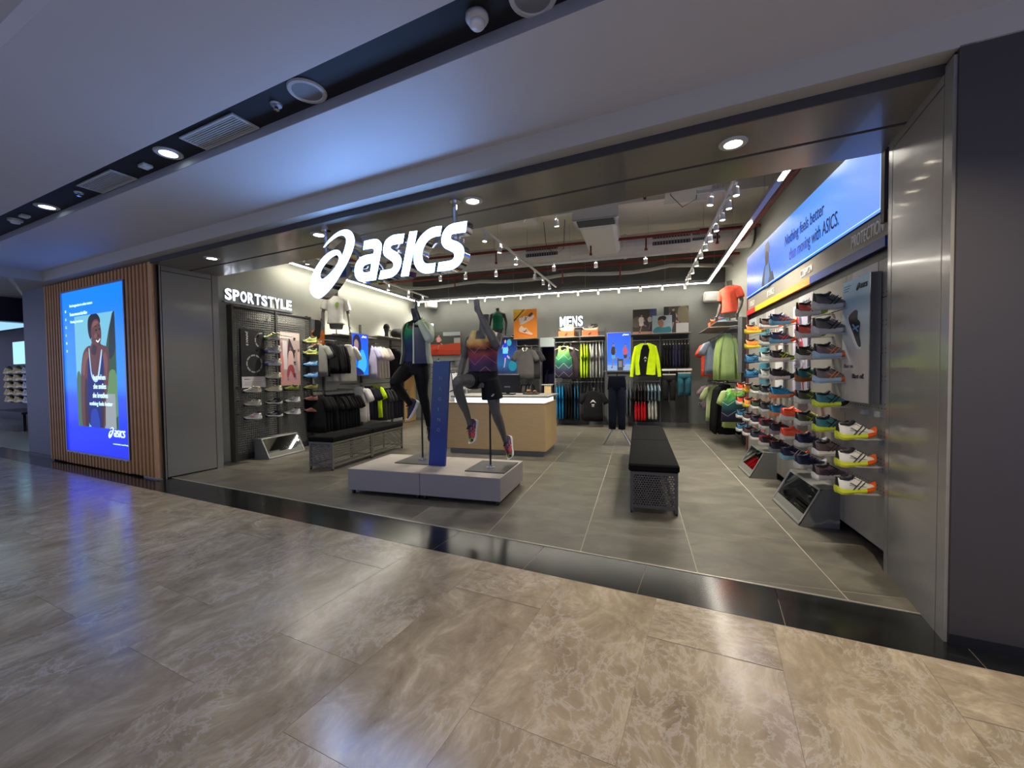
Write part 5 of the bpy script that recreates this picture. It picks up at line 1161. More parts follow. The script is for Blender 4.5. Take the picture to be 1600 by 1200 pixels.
for o in list(COL.objects):
    if o.get('label','').startswith('black T-shirt with white chest print'): front_print(o, EMB, -.062, -.34, .17, .17)
    if o.get('label','').startswith('off-white T-shirt, third'): front_print(o, [((140,170,70), sm((.3,.2),(.2,.5),(.4,.9),(.7,.95),(.8,.7),(.7,.4),(.45,.1),(.4,.3),(.6,.5),(.65,.75),(.5,.8),(.38,.55)))], -.062, -.36, .16, .17)
    if o.get('label','').startswith('dark grey polo'):
        mb = MB()
        for s in (-1, 1): mb.chain([(s*.05,-.01,.03,.012,.014),(s*.06,-.05,-.0,.016,.016),(s*.02,-.065,-.05,.010,.010)], 8)
        mk('collar', mb, fab('222_220_212', (222,220,212)), o, smooth=True)
for nm_ in ('tee','tank'):
    pass
# shelves, rails and posts
def rack_wall(name, label, loc, rot, L_, posts, H_, rails, shelves, depth=.40, back=None):
    "local x along the wall, y up, z out"
    e = E(name, label, 'clothes rack', loc, rot)
    for x in posts: mk('post', MB().box((x-.02,0,0),(x+.02,H_,.05)), M_frame, e)
    for a, b, h, d in rails:
        mk('rail', MB().tube((a,h,d),(b,h,d),.012,8).box((a,h-.01,0),(a+.012,h+.01,d)).box((b-.012,h-.01,0),(b,h+.01,d)), M_frame, e)
    for a, b, h, d in shelves: mk('shelf', MB().box((a,h-.02,.0),(b,h,d), c=.003), mat('shelf_grey', (150,148,140), .5), e)
    if back: mk('back_panel', MB().box((back[0],back[1],-.01),(back[2],back[3],.012)), mat('rack_back_dark', (62,62,60), .6), e)
    for a, b in zip(posts, posts[1:]): mk('base_rail', MB().box((a,.0,.0),(b,.10,.04)), M_frame, e)
    return e
rack_wall('clothes_rack', 'long grey steel clothes rack along the left wall', (-7.05,7.5,0), LF, 4.4, [.05,.52,1.9,3.3,4.5], 2.84, [(.1,.5,2.30,.43),(.55,1.85,2.32,.43),(1.95,3.25,2.34,.43),(.1,1.0,1.18,.43),(.2,1.1,1.16,.40),(1.1,3.25,1.30,.43)], [(.52,1.88,2.47,.55),(1.92,3.3,2.55,.55),(3.3,4.5,2.55,.45)], back=None)
rack_wall('clothes_rack', 'grey back wall clothes rack under the mens letters', (-2.36,12.25,0), BK, 1.5, [.02,.74,1.46], 2.78, [(.03,.73,2.38,.37),(.76,1.44,2.38,.37),(.03,.73,1.24,.37),(.76,1.44,1.24,.37)], [(.0,.72,2.53,.45),(.76,1.46,2.53,.45)], back=(.04,.1,1.44,2.5))
rack_wall('clothes_rack', 'grey back wall clothes rack holding the lime jacket', (-.18,12.25,0), BK, 1.5, [.02,.76,1.50], 2.80, [(.03,.74,2.36,.37),(.8,1.48,2.36,.37),(.03,.74,1.25,.37),(.03,.74,.80,.37)], [(.0,1.50,2.54,.45)], back=(.04,.1,1.48,2.5))
for a, b, nm_ in ((.42,.70,'left'),(.80,1.10,'right')): pass
rack_wall('clothes_rack', 'grey back wall clothes rack with the polo shirts behind the counter', (-4.25,12.25,0), BK, 1.5, [.02,.72,1.42], 2.55, [(.74,1.40,2.31,.37),(.74,1.40,1.26,.37)], [(.72,1.42,2.53,.45)], back=(.74,.1,1.40,2.5))
rack_wall('clothes_rack', 'dark nearer clothes rack on the right wall past the shoe display', (2.2,10.0,0), RT, 1.2, [.03,1.2], 2.62, [(.05,1.15,2.34,.48),(-.1,1.15,1.26,.48)], [(.10,.95,2.50,.72)])
rack_wall('clothes_rack', 'dark farther clothes rack on the right wall', (2.2,11.8,0), RT, 1.7, [.03,1.65], 2.62, [(.05,1.6,2.30,.48),(.05,1.6,1.26,.48)], [(.05,1.6,2.50,.70)])
for o in list(COL.objects):
    l_ = o.get('label', '')
    for key, x, h in (('grey back wall clothes rack under', .36, 2.352), ('grey back wall clothes rack under', 1.17, 1.070), ('grey back wall clothes rack holding', .36, 2.325), ('grey back wall clothes rack with the polo', 1.13, 2.305)):
        if l_.startswith(key): mk('face_out_arm', MB().box((x-.008,h-.012,0),(x+.008,h,.66)).box((x-.008,h-.012,.65),(x+.008,h+.02,.66)), M_frame, o)
fs = E('floor_stand', 'small floor stand with angled steel legs holding the navy trousers', 'clothes stand', (-.43,9.0,0))
mk('pole', MB().tube((0,.03,.35),(0,.03,1.52),.014,8), M_frame, fs)
for sx in (-1, 1):
    for sy in (-1, 1): mk('leg', MB().tube((sx*.04,.03+sy*.02,.42),(sx*.27,.03+sy*.17,.015),.019,8), M_alu, fs)
mk('top_board', MB().box((-.26,-.10,1.53),(.26,.12,1.555), c=.004), mat('shelf_grey', (150,148,140), .5), fs)
th = E('ticket_stand', 'small clear sign holder with white card on top of the trousers stand', 'sign', (-.36,9.0,1.555))
mk('base', MB().box((-.05,-.03,0),(.05,.03,.01)), M_frame, th); mk('holder', MB().box((-.06,-.006,.01),(.06,.006,.24)), mat('holder_grey', (110,112,116), .3), th); mk('card', MB().box((-.035,-.009,.07),(.035,-.006,.20)), M_white, th)
fr_ = E('floor_rack', 'steel floor rack with angled legs behind the blue sign panel', 'clothes rack', (-4.9,10.3,0))
mk('top_rail', MB().tube((-.05,-.1,1.62),(.12,.7,1.62),.014,8), M_frame, fr_)
for y in (0, .6): mk('leg', MB().tube((-.3,y-.1,.02),(.02,y,1.62),.015,8).tube((.32,y-.1,.02),(.05,y,1.62),.015,8).tube((-.3,y-.1,.02),(.32,y-.1,.02),.012,8), M_frame, fr_)
for x, nm_ in ((.77,'left'),(1.14,'right')):
    e = E('clip_board', 'white clip board bar holding the %s display shorts' % nm_, 'hanger bar', (x,11.6,1.56), group='bars above the display shorts')
    mk('bar', MB().box((-.18,-.02,-.03),(.18,.02,.02), c=.004), M_white, e); mk('arm', MB().box((-.01,.02,-.01),(.01,.62,.005)), M_frame, e)

# ---------------------------------------------------------------- light boxes and pictures
def light_box(label, loc, rot, w, h, back, shapes, em, d=.05, logo=None, frame=M_alu):
    e = E('light_box', label, 'light box', loc, rot)
    mk('frame', MB().box((-.012,-.012,-.02),(0,h+.012,d+.004)).box((w,-.012,-.02),(w+.012,h+.012,d+.004)).box((0,-.012,-.02),(w,0,d+.004)).box((0,h,-.02),(w,h+.012,d+.004)), frame, e)
    mk('casing', MB().box((0,0,-.02),(w,h,d-.006)), M_metal, e)
    mk('display', MB().box((0.002,0.002,d-.006),(w-.002,h-.002,d)), back, e)
    if shapes: art(e, w, h, shapes, z=d+.001, emit=em)
    if logo: small_logo(e, *logo, mat('logo_lit', (225,238,255), .4, emit=1.2), z=d+.006)
    return e
RUNNER = lambda cx, cy, s, top, shorts, skin: [(skin, sm((cx-.02*s,cy),(cx-.05*s,cy-.25*s),(cx-.10*s,cy-.42*s),(cx-.06*s,cy-.43*s),(cx+.02*s,cy-.22*s),(cx+.05*s,cy))), (skin, sm((cx,cy),(cx+.12*s,cy-.12*s),(cx+.26*s,cy-.16*s),(cx+.25*s,cy-.11*s),(cx+.12*s,cy-.04*s))),
    (shorts, sm((cx-.09*s,cy+.04*s),(cx-.08*s,cy-.12*s),(cx+.10*s,cy-.10*s),(cx+.09*s,cy+.05*s))), (top, sm((cx-.10*s,cy+.03*s),(cx-.13*s,cy+.24*s),(cx-.03*s,cy+.31*s),(cx+.12*s,cy+.26*s),(cx+.09*s,cy+.03*s))),
    (skin, sm((cx-.12*s,cy+.22*s),(cx-.22*s,cy+.12*s),(cx-.17*s,cy+.20*s),(cx-.10*s,cy+.27*s))), (skin, sm((cx+.11*s,cy+.24*s),(cx+.19*s,cy+.12*s),(cx+.14*s,cy+.05*s),(cx+.12*s,cy+.12*s))), (skin, ell(cx+.01*s,cy+.37*s,.055*s,.065*s)), ((30,24,24), sm((cx-.05*s,cy+.38*s),(cx,cy+.45*s),(cx+.06*s,cy+.41*s),(cx,cy+.41*s))),
    ((30,40,90), ell(cx-.09*s,cy-.44*s,.05*s,.02*s)), ((30,40,90), ell(cx+.28*s,cy-.13*s,.02*s,.04*s))]
bl = grad_mat('box_blue_mens', [(0,(120,170,240)), (.25,(50,120,240)), (1,(24,84,236))], axis=1, lo=0, hi=1.09, emit=.95)
light_box('glowing blue light box of two runners between the back wall racks', (-.84,12.2,1.53), BK, .63, 1.09, bl, [((150,180,220), sm((0,0),(0,.16),(.5,.14),(1,.18),(1,0)))]+RUNNER(.26,.42,.72,(30,30,50),(90,170,220),(150,120,110))+RUNNER(.78,.42,.66,(214,80,110),(40,44,70),(150,120,110)), .8, logo=(.42,1.0,.17))
bl2 = grad_mat('box_blue_left', [(0,(0,110,240)), (.5,(10,100,250)), (1,(30,70,240))], axis=1, lo=0, hi=1.0, emit=1.15)
light_box('glowing blue light box with a dark-haired face on the left clothes rack', (-6.50,8.32,1.52), LF, .60, .99, bl2, [((20,26,60), sm((.1,.62),(.05,.85),(.2,.97),(.45,.95),(.55,.75),(.5,.6))), ((170,140,150), sm((.14,.6),(.12,.78),(.22,.86),(.36,.82),(.38,.66),(.26,.56))), ((70,190,250), sm((.3,.1),(.5,.55),(.7,.6),(.9,.3),(.7,.05))), ((14,30,110), sm((.1,0),(.2,.18),(.5,.14),(.7,.02)))], .8, logo=(.36,.90,.18))
tn = grad_mat('box_tennis', [(0,(10,34,80)), (.25,(20,110,180)), (.6,(16,70,160)), (.85,(30,34,60)), (1,(34,32,44))], axis=1, lo=0, hi=1.18, emit=.55, wob=.3, nscale=2)
light_box('dark blue light box of a player in blue with a racket behind the male mannequin', (-4.16,12.2,1.50), BK, .64, 1.18, tn, [((20,130,150), ell(.78,.20,.20,.14))]+RUNNER(.42,.52,.86,(30,60,230),(30,60,230),(200,170,190))+[((120,220,255), R(.30,.52,.55,.68)), ((60,170,200), ell(.62,.80,.12,.09))], .8, logo=(.44,1.08,.16))
light_box('glowing blue light box between the right wall racks, seen almost edge-on', (2.02,8.76,1.50), (pi/2,0,-pi/2-.8), .30, 1.0, bl2, [((170,220,255), sm((.3,.3),(.4,.7),(.6,.7),(.7,.3)))], .8)
def picture(name, label, loc, rot, w, h, bg, shapes, d=.025, group=None):
    e = E(name, label, 'picture', loc, rot, group)
    mk('board', MB().box((0,0,0),(w,h,d)), mat('print_bg_%d_%d_%d' % bg, bg, .5), e)
    art(e, w, h, shapes, z=d+.001); return e
picture('picture_board', 'orange picture board of two pale running shoes on the back wall shelf', (-3.56,12.0,2.54), BK, .71, .86, (238,140,30), [((236,180,40), sm((0,.7),(0,1),(.6,1),(.3,.75))), ((240,196,60), R(0,.92,.3,1)), ((60,40,34), [(.03,.60),(.48,.99),(.44,1.0),(.0,.64)])]+art_shoe(.56,.66,.62,.5,(220,206,190),(236,214,196),(120,70,50))+[((100,60,50), sm((.62,.76),(.76,.88),(.84,.84),(.74,.74)))]+art_shoe(.52,.22,.62,-.3,(236,206,180),(232,110,50),(130,60,60)))
picture('picture_board', 'dark picture of runners in white leaning at the left on the shelf', (-.14,11.95,2.55), BK, .62, .66, (58,52,44), [((96,84,66), sm((0,.3),(0,.6),(.3,.7),(.3,.3))), ((60,70,110), R(.7,.6,1,1)), ((190,130,100), R(0,0,1,.08))]+RUNNER(.36,.42,.85,(214,206,196),(214,206,196),(150,110,90))+RUNNER(.72,.46,.7,(200,190,180),(90,80,70),(140,100,80)))
picture('picture_board', 'portrait picture of a person in a teal shirt, middle one on the shelf', (.36,11.88,2.55), BK, .50, .46, (150,168,180), [((46,120,130), sm((.08,0),(.12,.25),(.35,.36),(.6,.30),(.9,.34),(.92,0))), ((150,106,84), sm((.3,.5),(.28,.66),(.4,.8),(.55,.7),(.58,.45),(.5,.3),(.4,.34))), ((30,26,28), sm((.3,.72),(.35,.92),(.6,.98),(.72,.85),(.62,.7),(.5,.78)))])
picture('picture_board', 'dark picture of a runner in black at the right end on the shelf', (.66,11.98,2.55), BK, .62, .70, (62,58,52), [((110,100,80), sm((.6,.4),(.6,.95),(.95,.95),(1,.4))), ((186,186,186), R(.5,0,1,.36)), ((24,24,24), R(0,.55,.2,1))]+RUNNER(.38,.52,.95,(28,28,32),(40,40,46),(160,120,100)))
picture('track_picture', 'wide picture of a runner on a red track beside the left mannequin', (-6.46,12.18,2.12), BK, 1.08, .74, (196,62,36), [((84,92,86), R(0,.46,1,1)), ((60,70,60), sm((0,.5),(.1,.8),(.4,.86),(.7,.78),(1,.8),(1,.5))), ((176,186,188), R(.45,.82,1,.98)), ((190,190,184), R(.8,.46,1,.72)), ((206,76,44), sm((0,.3),(.5,.44),(1,.5),(1,.2)))]+[(c, [(p[0]*.62+.10, p[1]*.9+.10) for p in q]) for c, q in RUNNER(.33,.50,.85,(220,160,160),(70,40,50),(200,130,110))])
# orange board behind the far end of the mesh wall
picture('picture_board', 'orange and grey picture of a hand and shoes at the end of the mesh wall', (-6.98,7.56,1.98), LF, .46, .80, (240,130,40), [((120,126,130), sm((0,.7),(0,1),(1,1),(1,.75))), ((24,22,24), sm((.35,1),(.3,.7),(.1,.6),(.3,.5),(.6,.48),(.7,.7),(.72,1))), ((246,170,90), sm((.1,.3),(.3,.48),(.7,.3),(.5,.1)))]+art_shoe(.5,.22,.7,.2,(230,120,90),(240,220,190)))
# shoe boxes with shoes on the shelf under MENS
for i, (x, kd) in enumerate(((-1.97,'white'),(-1.30,'grey_orange'))):
    e = E('shoe_box', ['orange shoe box at the left of the shelf under the mens letters','orange shoe box at the right of the shelf under the mens letters'][i], 'box', (x,12.0,2.532))
    mk('box', MB().box((-.22,-.13,0),(.22,.13,.14)), mat('box_orange', (206,112,62), .6), e); mk('lid', MB().box((-.225,-.135,.13),(.225,.135,.165)), mat('box_orange_lid', (214,122,72), .6), e)
    lg = small_logo(e, 0, 0, .08, MATS['ink_black'], parts=('swirl',)); lg.rotation_euler = (pi/2,0,0); lg.location = (-.04,-.137,.03)
    shoe('run', (x,12.0,2.70), pi, 0, {'white':((226,226,210),WH,(210,210,120),(160,200,190),(200,190,160),WH),'grey_orange':((56,54,50),(230,230,200),(226,226,190),(200,190,160),BK_,BK_)}[kd], ['pale shoe on the left orange box under the mens letters','dark shoe on the right orange box under the mens letters'][i], None, 1.35)
e = E('shoe_box', 'small orange shoe box on the far right rack shelf', 'box', (1.80,10.75,2.502)); mk('box', MB().box((-.2,-.15,0),(.2,.15,.13)), MATS['box_orange'], e); mk('lid', MB().box((-.205,-.155,.12),(.205,.155,.145)), MATS['box_orange_lid'], e)
shoe('run', (1.80,10.75,2.65), pi-.5, .05, SH['blue_orange'], 'blue and orange shoe on the box on the far right rack shelf', None, 1.2)
# doorway in the back wall, stock room beyond
dr = struct('door_1', MB().box((-2.82,12.22,0),(-2.79,12.42,2.52)).box((-2.39,12.22,0),(-2.36,12.42,2.52)).box((-2.82,12.22,2.49),(-2.36,12.42,2.52)), M_frame)
struct('wall_stockroom', MB().box((-3.4,13.6,0),(-1.8,13.7,2.7)).box((-3.4,12.41,0),(-3.3,13.6,2.7)).box((-1.9,12.41,0),(-1.8,13.6,2.7)).box((-3.4,12.41,2.6),(-1.8,13.7,2.7)), mat('stockroom_navy', (26,34,66), .8))
struct('floor_stockroom', MB().box((-3.4,12.26,-.05),(-1.8,13.7,0)), M_metal)
e = E('transom_panel', 'pale rectangular panel above the dark doorway in the back wall', 'panel', (-2.81,12.2,2.30)); mk('panel', MB().box((0,0,0),(.44,.03,.26), c=.004), mat('transom_pale', (176,190,186), .5), e); mk('trim', MB().box((0,-.004,-.02),(.44,.0,0)), M_alu, e)
e = E('wall_lamp', 'small warm glowing lamp in the dark room behind the doorway', 'lamp', (-2.52,13.4,1.95)); mk('globe', MB().lathe([(.001,-.09),(.07,-.06),(.09,0),(.07,.06),(.001,.09)], 14), mat('warm_globe', (255,170,110), .4, emit=3), e, smooth=True); mk('bracket', MB().box((-.02,0,-.02),(.02,.2,.02)), M_blk, e)
e = E('blue_lamp', 'small blue glowing lamp in the dark room behind the doorway', 'lamp', (-2.28,13.2,1.90)); mk('globe', MB().lathe([(.001,-.1),(.08,-.06),(.1,0),(.08,.06),(.001,.1)], 14), mat('blue_globe', (60,60,255), .4, emit=3), e, smooth=True); mk('bracket', MB().box((-.02,0,-.02),(.02,.3,.02)), M_blk, e)
e = E('stock_shelf', 'dark shelf of blue goods in the room behind the doorway', 'shelf', (-2.9,13.45,0)); mk('frame', MB().box((0,0,0),(.9,.14,.04)).box((0,0,.55),(.9,.14,.58)).box((0,0,1.1),(.9,.14,1.13)).box((0,0,0),(.03,.14,1.6)), M_blk, e)
e = E('side_cabinet', 'narrow wooden cabinet standing in the doorway right of the counter', 'cabinet', (-2.62,12.05,0)); mk('body', MB().box((0,-.2,.02),(.2,.12,1.15), c=.004), M_desk, e); mk('top', MB().box((-.08,-.22,1.15),(.24,.14,1.18)), mat('shelf_grey', (150,148,140), .5), e)
# wooden door at the far end of the left wall, slatwall under the track picture
wd = struct('door_2', MB().box((-7.05,11.42,0),(-7.02,12.15,2.1)), M_groove); mk('leaf', MB().box((-7.04,11.46,.01),(-6.99,12.11,2.06), c=.004), mat('door_ash', (206,166,104), .5, noise=.08, nscale=8, stretch=(3,3,.4)), wd); mk('handle', MB().box((-6.99,11.54,1.0),(-6.95,11.56,1.04)).box((-6.96,11.54,1.015),(-6.94,11.68,1.035)), M_alu, wd)
sw = E('slatwall_unit', 'grey slatwall shelf unit under the red track picture', 'display wall', (-6.46,12.25,0), BK)
for k in range(11): mk('panel', MB().box((0,.08+k*.185,0),(1.08,.08+k*.185+.172,.05)), mat('slatwall_grey', (150,150,144), .5), sw)
mk('backing', MB().box((0,.05,-.0),(1.08,2.1,.02)), M_groove, sw)
for k in range(5): mk('bracket', MB().box((.22,.45+k*.36,.05),(.34,.47+k*.36,.2)).box((.74,.45+k*.36,.05),(.86,.47+k*.36,.2)), M_blk, sw)
for i, (z, c) in enumerate(((1.86,(30,170,190)),(1.52,(40,180,200)),(1.16,WH))):
    shoe('run', (-6.06,12.0,z), pi/2+.4, 0, (c,WH,WH,WH,BK_,WH), ['turquoise shoe, higher one left of the blue sign panel','turquoise shoe, lower one left of the blue sign panel','white shoe below the turquoise shoes left of the blue sign panel'][i])
e = E('wall_socket', 'small pale wall socket low on the back wall beside the right rack', 'socket', (1.62,12.25,.62), BK); mk('plate', MB().box((-.06,-.04,0),(.06,.04,.012), c=.003), M_offw, e); mk('outlets', MB().box((-.045,-.02,.012),(-.01,.02,.014)).box((.01,-.02,.012),(.045,.02,.014)), M_metal, e)

# ---------------------------------------------------------------- mannequins
M_man = mat('mannequin_grey', (92,90,86), .42); M_mand = mat('mannequin_dark_grey', (40,40,42), .4); M_manb = mat('mannequin_black', (26,26,28), .4)
def remesh(name, mb, m, parent, vox=.008, sm_it=3):
    me = bpy.data.meshes.new('raw'); me.from_pydata(mb.v, [], mb.f); me.update()
    bm = bmesh.new(); bm.from_mesh(me); bmesh.ops.recalc_face_normals(bm, faces=bm.faces); bm.to_mesh(me); bm.free()
    o = bpy.data.objects.new('raw', me); COL.objects.link(o)
    r = o.modifiers.new('r', 'REMESH'); r.mode = 'VOXEL'; r.voxel_size = vox; r.use_smooth_shade = True
    if sm_it: s_ = o.modifiers.new('s', 'SMOOTH'); s_.iterations = sm_it; s_.factor = .5
    dg = bpy.context.evaluated_depsgraph_get(); me2 = bpy.data.meshes.new_from_object(o.evaluated_get(dg))
    bpy.data.objects.remove(o)
    me2.materials.clear(); me2.materials.append(m); me2.name = name
    return link(name, me2, parent)
def hand(mb, wrist, direction, side, s=1.0, curl=.35, spread=.12, thumb=1):
    "palm and five separate fingers; direction: wrist to knuckles, side: across the palm towards the thumb"
    d = Vector(direction).normalized(); sd = Vector(side); sd = (sd - d*sd.dot(d)).normalized(); n = d.cross(sd)*thumb
    w = Vector(wrist)
    mb.chain([(*w, .026*s, .020*s), (*(w+d*.04*s), .034*s, .017*s), (*(w+d*.09*s), .041*s, .014*s)], 10, side=sd)
    for i, (off, ln) in enumerate(((.030,.072),(.010,.082),(-.011,.076),(-.030,.058))):
        p = w+d*.082*s+sd*off*s; dd = (d+sd*off*spread*8).normalized(); pts = [p]
        for j, f in enumerate((.42,.32,.26)):
            dd = (dd - n*curl*(.5+.4*j)).normalized(); p = p+dd*ln*f*1.15*s; pts.append(p)
        r_ = (.0098,.0095,.0088,.0075)
        mb.chain([(*q, r_[k]*s) for k, q in enumerate(pts)], 7, side=sd, round_ends=True)
    p = w+d*.025*s+sd*.026*s; pts = [p, p+(d*.5+sd*.9-n*.2).normalized()*.036*s]; pts.append(pts[-1]+(d*.95+sd*.35-n*.3).normalized()*.034*s); pts.append(pts[-1]+(d+sd*.05-n*.35).normalized()*.026*s)
    mb.chain([(*q, (.0135,.0115,.0105,.0085)[k]*s) for k, q in enumerate(pts)], 7, side=n, round_ends=True)
def torso(mb, pts, side): mb.chain(pts, 18, side=side)
def foot_shoe(kind, ankle, toe_dir, up_dir, cols, label):
    ankle = O + Vector(tuple((a-b)*c for a, b, c in zip(ankle, O, BSC)))
    e = shoe(kind, (0,0,0), 0, 0, cols, label, None, 1.0)
    x = Vector(toe_dir).normalized(); z = Vector(up_dir); z = (z - x*z.dot(x)).normalized(); y = z.cross(x)
    M = Matrix((x, y, z)).transposed()
    e.rotation_euler = M.to_euler(); loc = Vector(ankle) - M @ Vector((-.082, 0, .118)); e.location = loc; return e

BSC = (1.07, 1.05, 1.0)
# male mannequin: facing the mall, left knee lifted, one forearm raised before the neck
mm = E('mannequin', 'grey headless running mannequin in a printed vest and black shorts on the podium', 'mannequin', (-1.80,4.95,.328))
O = Vector((-1.80,4.95,.328)); L3 = lambda *p: tuple(Vector(p)-O)
def ch(mb, pts, seg=14, side=(1,0,0), re=False): mb.chain([(*L3(*p[:3]), *p[3:]) for p in pts], seg, side=side, round_ends=re)
def rot_side(a): return (cos(a), sin(a), 0)
sdm = rot_side(radians(12))
mb = MB()
TORSO = [(-1.87,4.93,1.36,.13,.10),(-1.87,4.93,1.44,.165,.115),(-1.87,4.93,1.52,.155,.105),(-1.865,4.93,1.62,.135,.092),(-1.86,4.92,1.74,.150,.105),(-1.86,4.91,1.86,.178,.118),(-1.86,4.915,1.95,.185,.110),(-1.855,4.92,2.02,.150,.085),(-1.85,4.925,2.06,.085,.07)]
ch(mb, TORSO, 20, sdm)
ch(mb, [(-1.85,4.925,2.03,.070,.072),(-1.845,4.915,2.12,.058,.062),(-1.835,4.90,2.20,.056,.062),(-1.83,4.89,2.275,.060,.066)], 16, sdm)
# raised arm (image right): shoulder, elbow forward and down, forearm up across the neck
ch(mb, [(-1.745,4.95,1.99,.060,.060),(-1.69,4.94,1.985,.066,.066),(-1.665,4.85,1.94,.060,.060),(-1.635,4.73,1.87,.048,.050)], 12, (0,0,1), True)
ch(mb, [(-1.635,4.73,1.865,.048,.050),(-1.66,4.69,1.94,.052,.052),(-1.71,4.66,2.06,.044,.044),(-1.765,4.62,2.19,.031,.033),(-1.785,4.61,2.25,.027,.029)], 12, (0,1,0), True)
hand(mb, L3(-1.785,4.61,2.24), (-.22,-.10,1), (-.8,.5,0), 1.12, .16, .34)
# lowered arm (image left)
ch(mb, [(-1.975,4.93,1.985,.055,.055),(-2.035,4.94,1.965,.058,.058),(-2.09,4.98,1.86,.050,.050),(-2.15,5.02,1.73,.041,.043)], 12, (0,1,0), True)
ch(mb, [(-2.15,5.02,1.735,.042,.043),(-2.155,4.97,1.64,.044,.044),(-2.15,4.88,1.50,.034,.034),(-2.145,4.83,1.42,.024,.027)], 12, (0,1,0), True)
hand(mb, L3(-2.145,4.83,1.43), (-.35,-.55,-1), (.5,-.8,.2), 1.0, .35, .08, -1)
# lifted leg (image left)
ch(mb, [(-1.95,4.92,1.43,.088,.10),(-1.975,4.84,1.44,.088,.092),(-2.01,4.72,1.455,.078,.080),(-2.045,4.60,1.45,.062,.064),(-2.052,4.565,1.42,.058,.058)], 14, (1,0,0), True)
ch(mb, [(-2.05,4.58,1.44,.060,.058),(-2.055,4.62,1.33,.060,.062),(-2.05,4.70,1.20,.056,.062),(-2.035,4.79,1.06,.040,.044),(-2.025,4.84,.95,.030,.036),(-2.02,4.85,.90,.030,.038)], 14, (1,0,0), True)

# trailing leg (image right)
ch(mb, [(-1.78,4.94,1.42,.092,.10),(-1.765,4.95,1.30,.086,.092),(-1.75,4.96,1.16,.070,.074),(-1.735,4.97,1.04,.056,.058)], 14, (1,0,0), True)
ch(mb, [(-1.735,4.97,1.05,.056,.058),(-1.725,5.03,.95,.058,.062),(-1.712,5.10,.84,.048,.054),(-1.70,5.16,.72,.034,.038),(-1.69,5.19,.64,.029,.036)], 14, (1,0,0), True)

remesh('body', mb, M_man, mm, .006, 3)
m_vest = grad_mat('vest_print', [(0,(40,30,60)), (.22,(62,40,84)), (.34,(110,50,90)), (.48,(150,64,60)), (.6,(50,30,28)), (.68,(170,96,50)), (.78,(206,170,90)), (1,(226,200,120))], axis=2, lo=1.23, hi=1.70, wob=.14, nscale=7, lines=.55, linecol=(196,120,130), lscale=7.0)
mb = MB()
VR = [(-1.868,4.925,1.555,.185,.135),(-1.868,4.925,1.62,.172,.124),(-1.865,4.92,1.70,.168,.122),(-1.862,4.91,1.80,.178,.130),(-1.86,4.905,1.88,.196,.138),(-1.86,4.91,1.95,.192,.134)]
ch(mb, VR, 24, sdm)
for s in (-1, 1): ch(mb, [(-1.86+s*.10,4.89,1.90,.075,.115),(-1.86+s*.105,4.905,1.99,.062,.112),(-1.855+s*.10,4.925,2.05,.052,.085)], 12, sdm)
vb = remesh('running_vest', mb, m_vest, mm, .009, 2)
mb = MB()
ch(mb, [(-1.87,4.93,1.585,.172,.120),(-1.87,4.93,1.50,.178,.128),(-1.865,4.93,1.42,.182,.130)], 20, sdm)
ch(mb, [(-1.79,4.94,1.46,.105,.118),(-1.775,4.945,1.34,.118,.120),(-1.765,4.95,1.21,.128,.124)], 16, (1,0,0))
ch(mb, [(-1.945,4.95,1.45,.10,.112),(-1.965,4.87,1.448,.108,.112),(-1.985,4.79,1.452,.108,.108)], 16, (1,0,0))
remesh('running_shorts', mb, fab('black_shorts', (16,16,18), .6), mm, .010, 2)
lg = small_logo(mm, 0, 0, .035, M_white, parts=('swirl',), name='shorts_logo'); lg.rotation_euler = (pi/2,0,0); lg.location = L3(-1.73,4.815,1.25)
mk('support_rod', MB().chain([(*L3(-1.80,4.95,.36),.012),(*L3(-1.80,4.955,1.38),.011)], 10), M_blk, mm); mk('rod_flange', MB().lathe([(.001,.012),(.055,.012),(.055,.02),(.018,.022),(.018,.05),(.001,.05)], 18), M_chrome, mm)
mk('base_plate', MB().box((-.24,-.22,.0),(.24,.36,.012)), M_metal, mm)
PRN = ((50,46,60),WH,WH,(230,110,90),BK_,BK_)
foot_shoe('run', (-2.02,4.85,.90), (-.05,-.35,-1), (-.45,-1,.3), PRN, 'colourful running shoe on the lifted foot of the male mannequin')
foot_shoe('run', (-1.69,5.19,.64), (.12,-.26,-1), (-.45,-1,.3), PRN, 'colourful running shoe on the trailing foot of the male mannequin')
PAT = grad_mat('shoe_camo', [(0,(20,24,40)), (.3,(40,70,110)), (.5,(235,80,90)), (.7,(60,50,60)), (.85,(200,200,60)), (1,(30,60,60))], axis=0, lo=-.14, hi=.14, wob=.5, nscale=22, rough=.6)
for o in [q for q in COL.objects if q.get('label','').startswith('colourful running shoe')]:
    for c in o.children:
        if c.name.startswith('upper'): paint(c, 0, PAT)

mm.scale = BSC; BSC = (1.05, 1.05, 1.025)
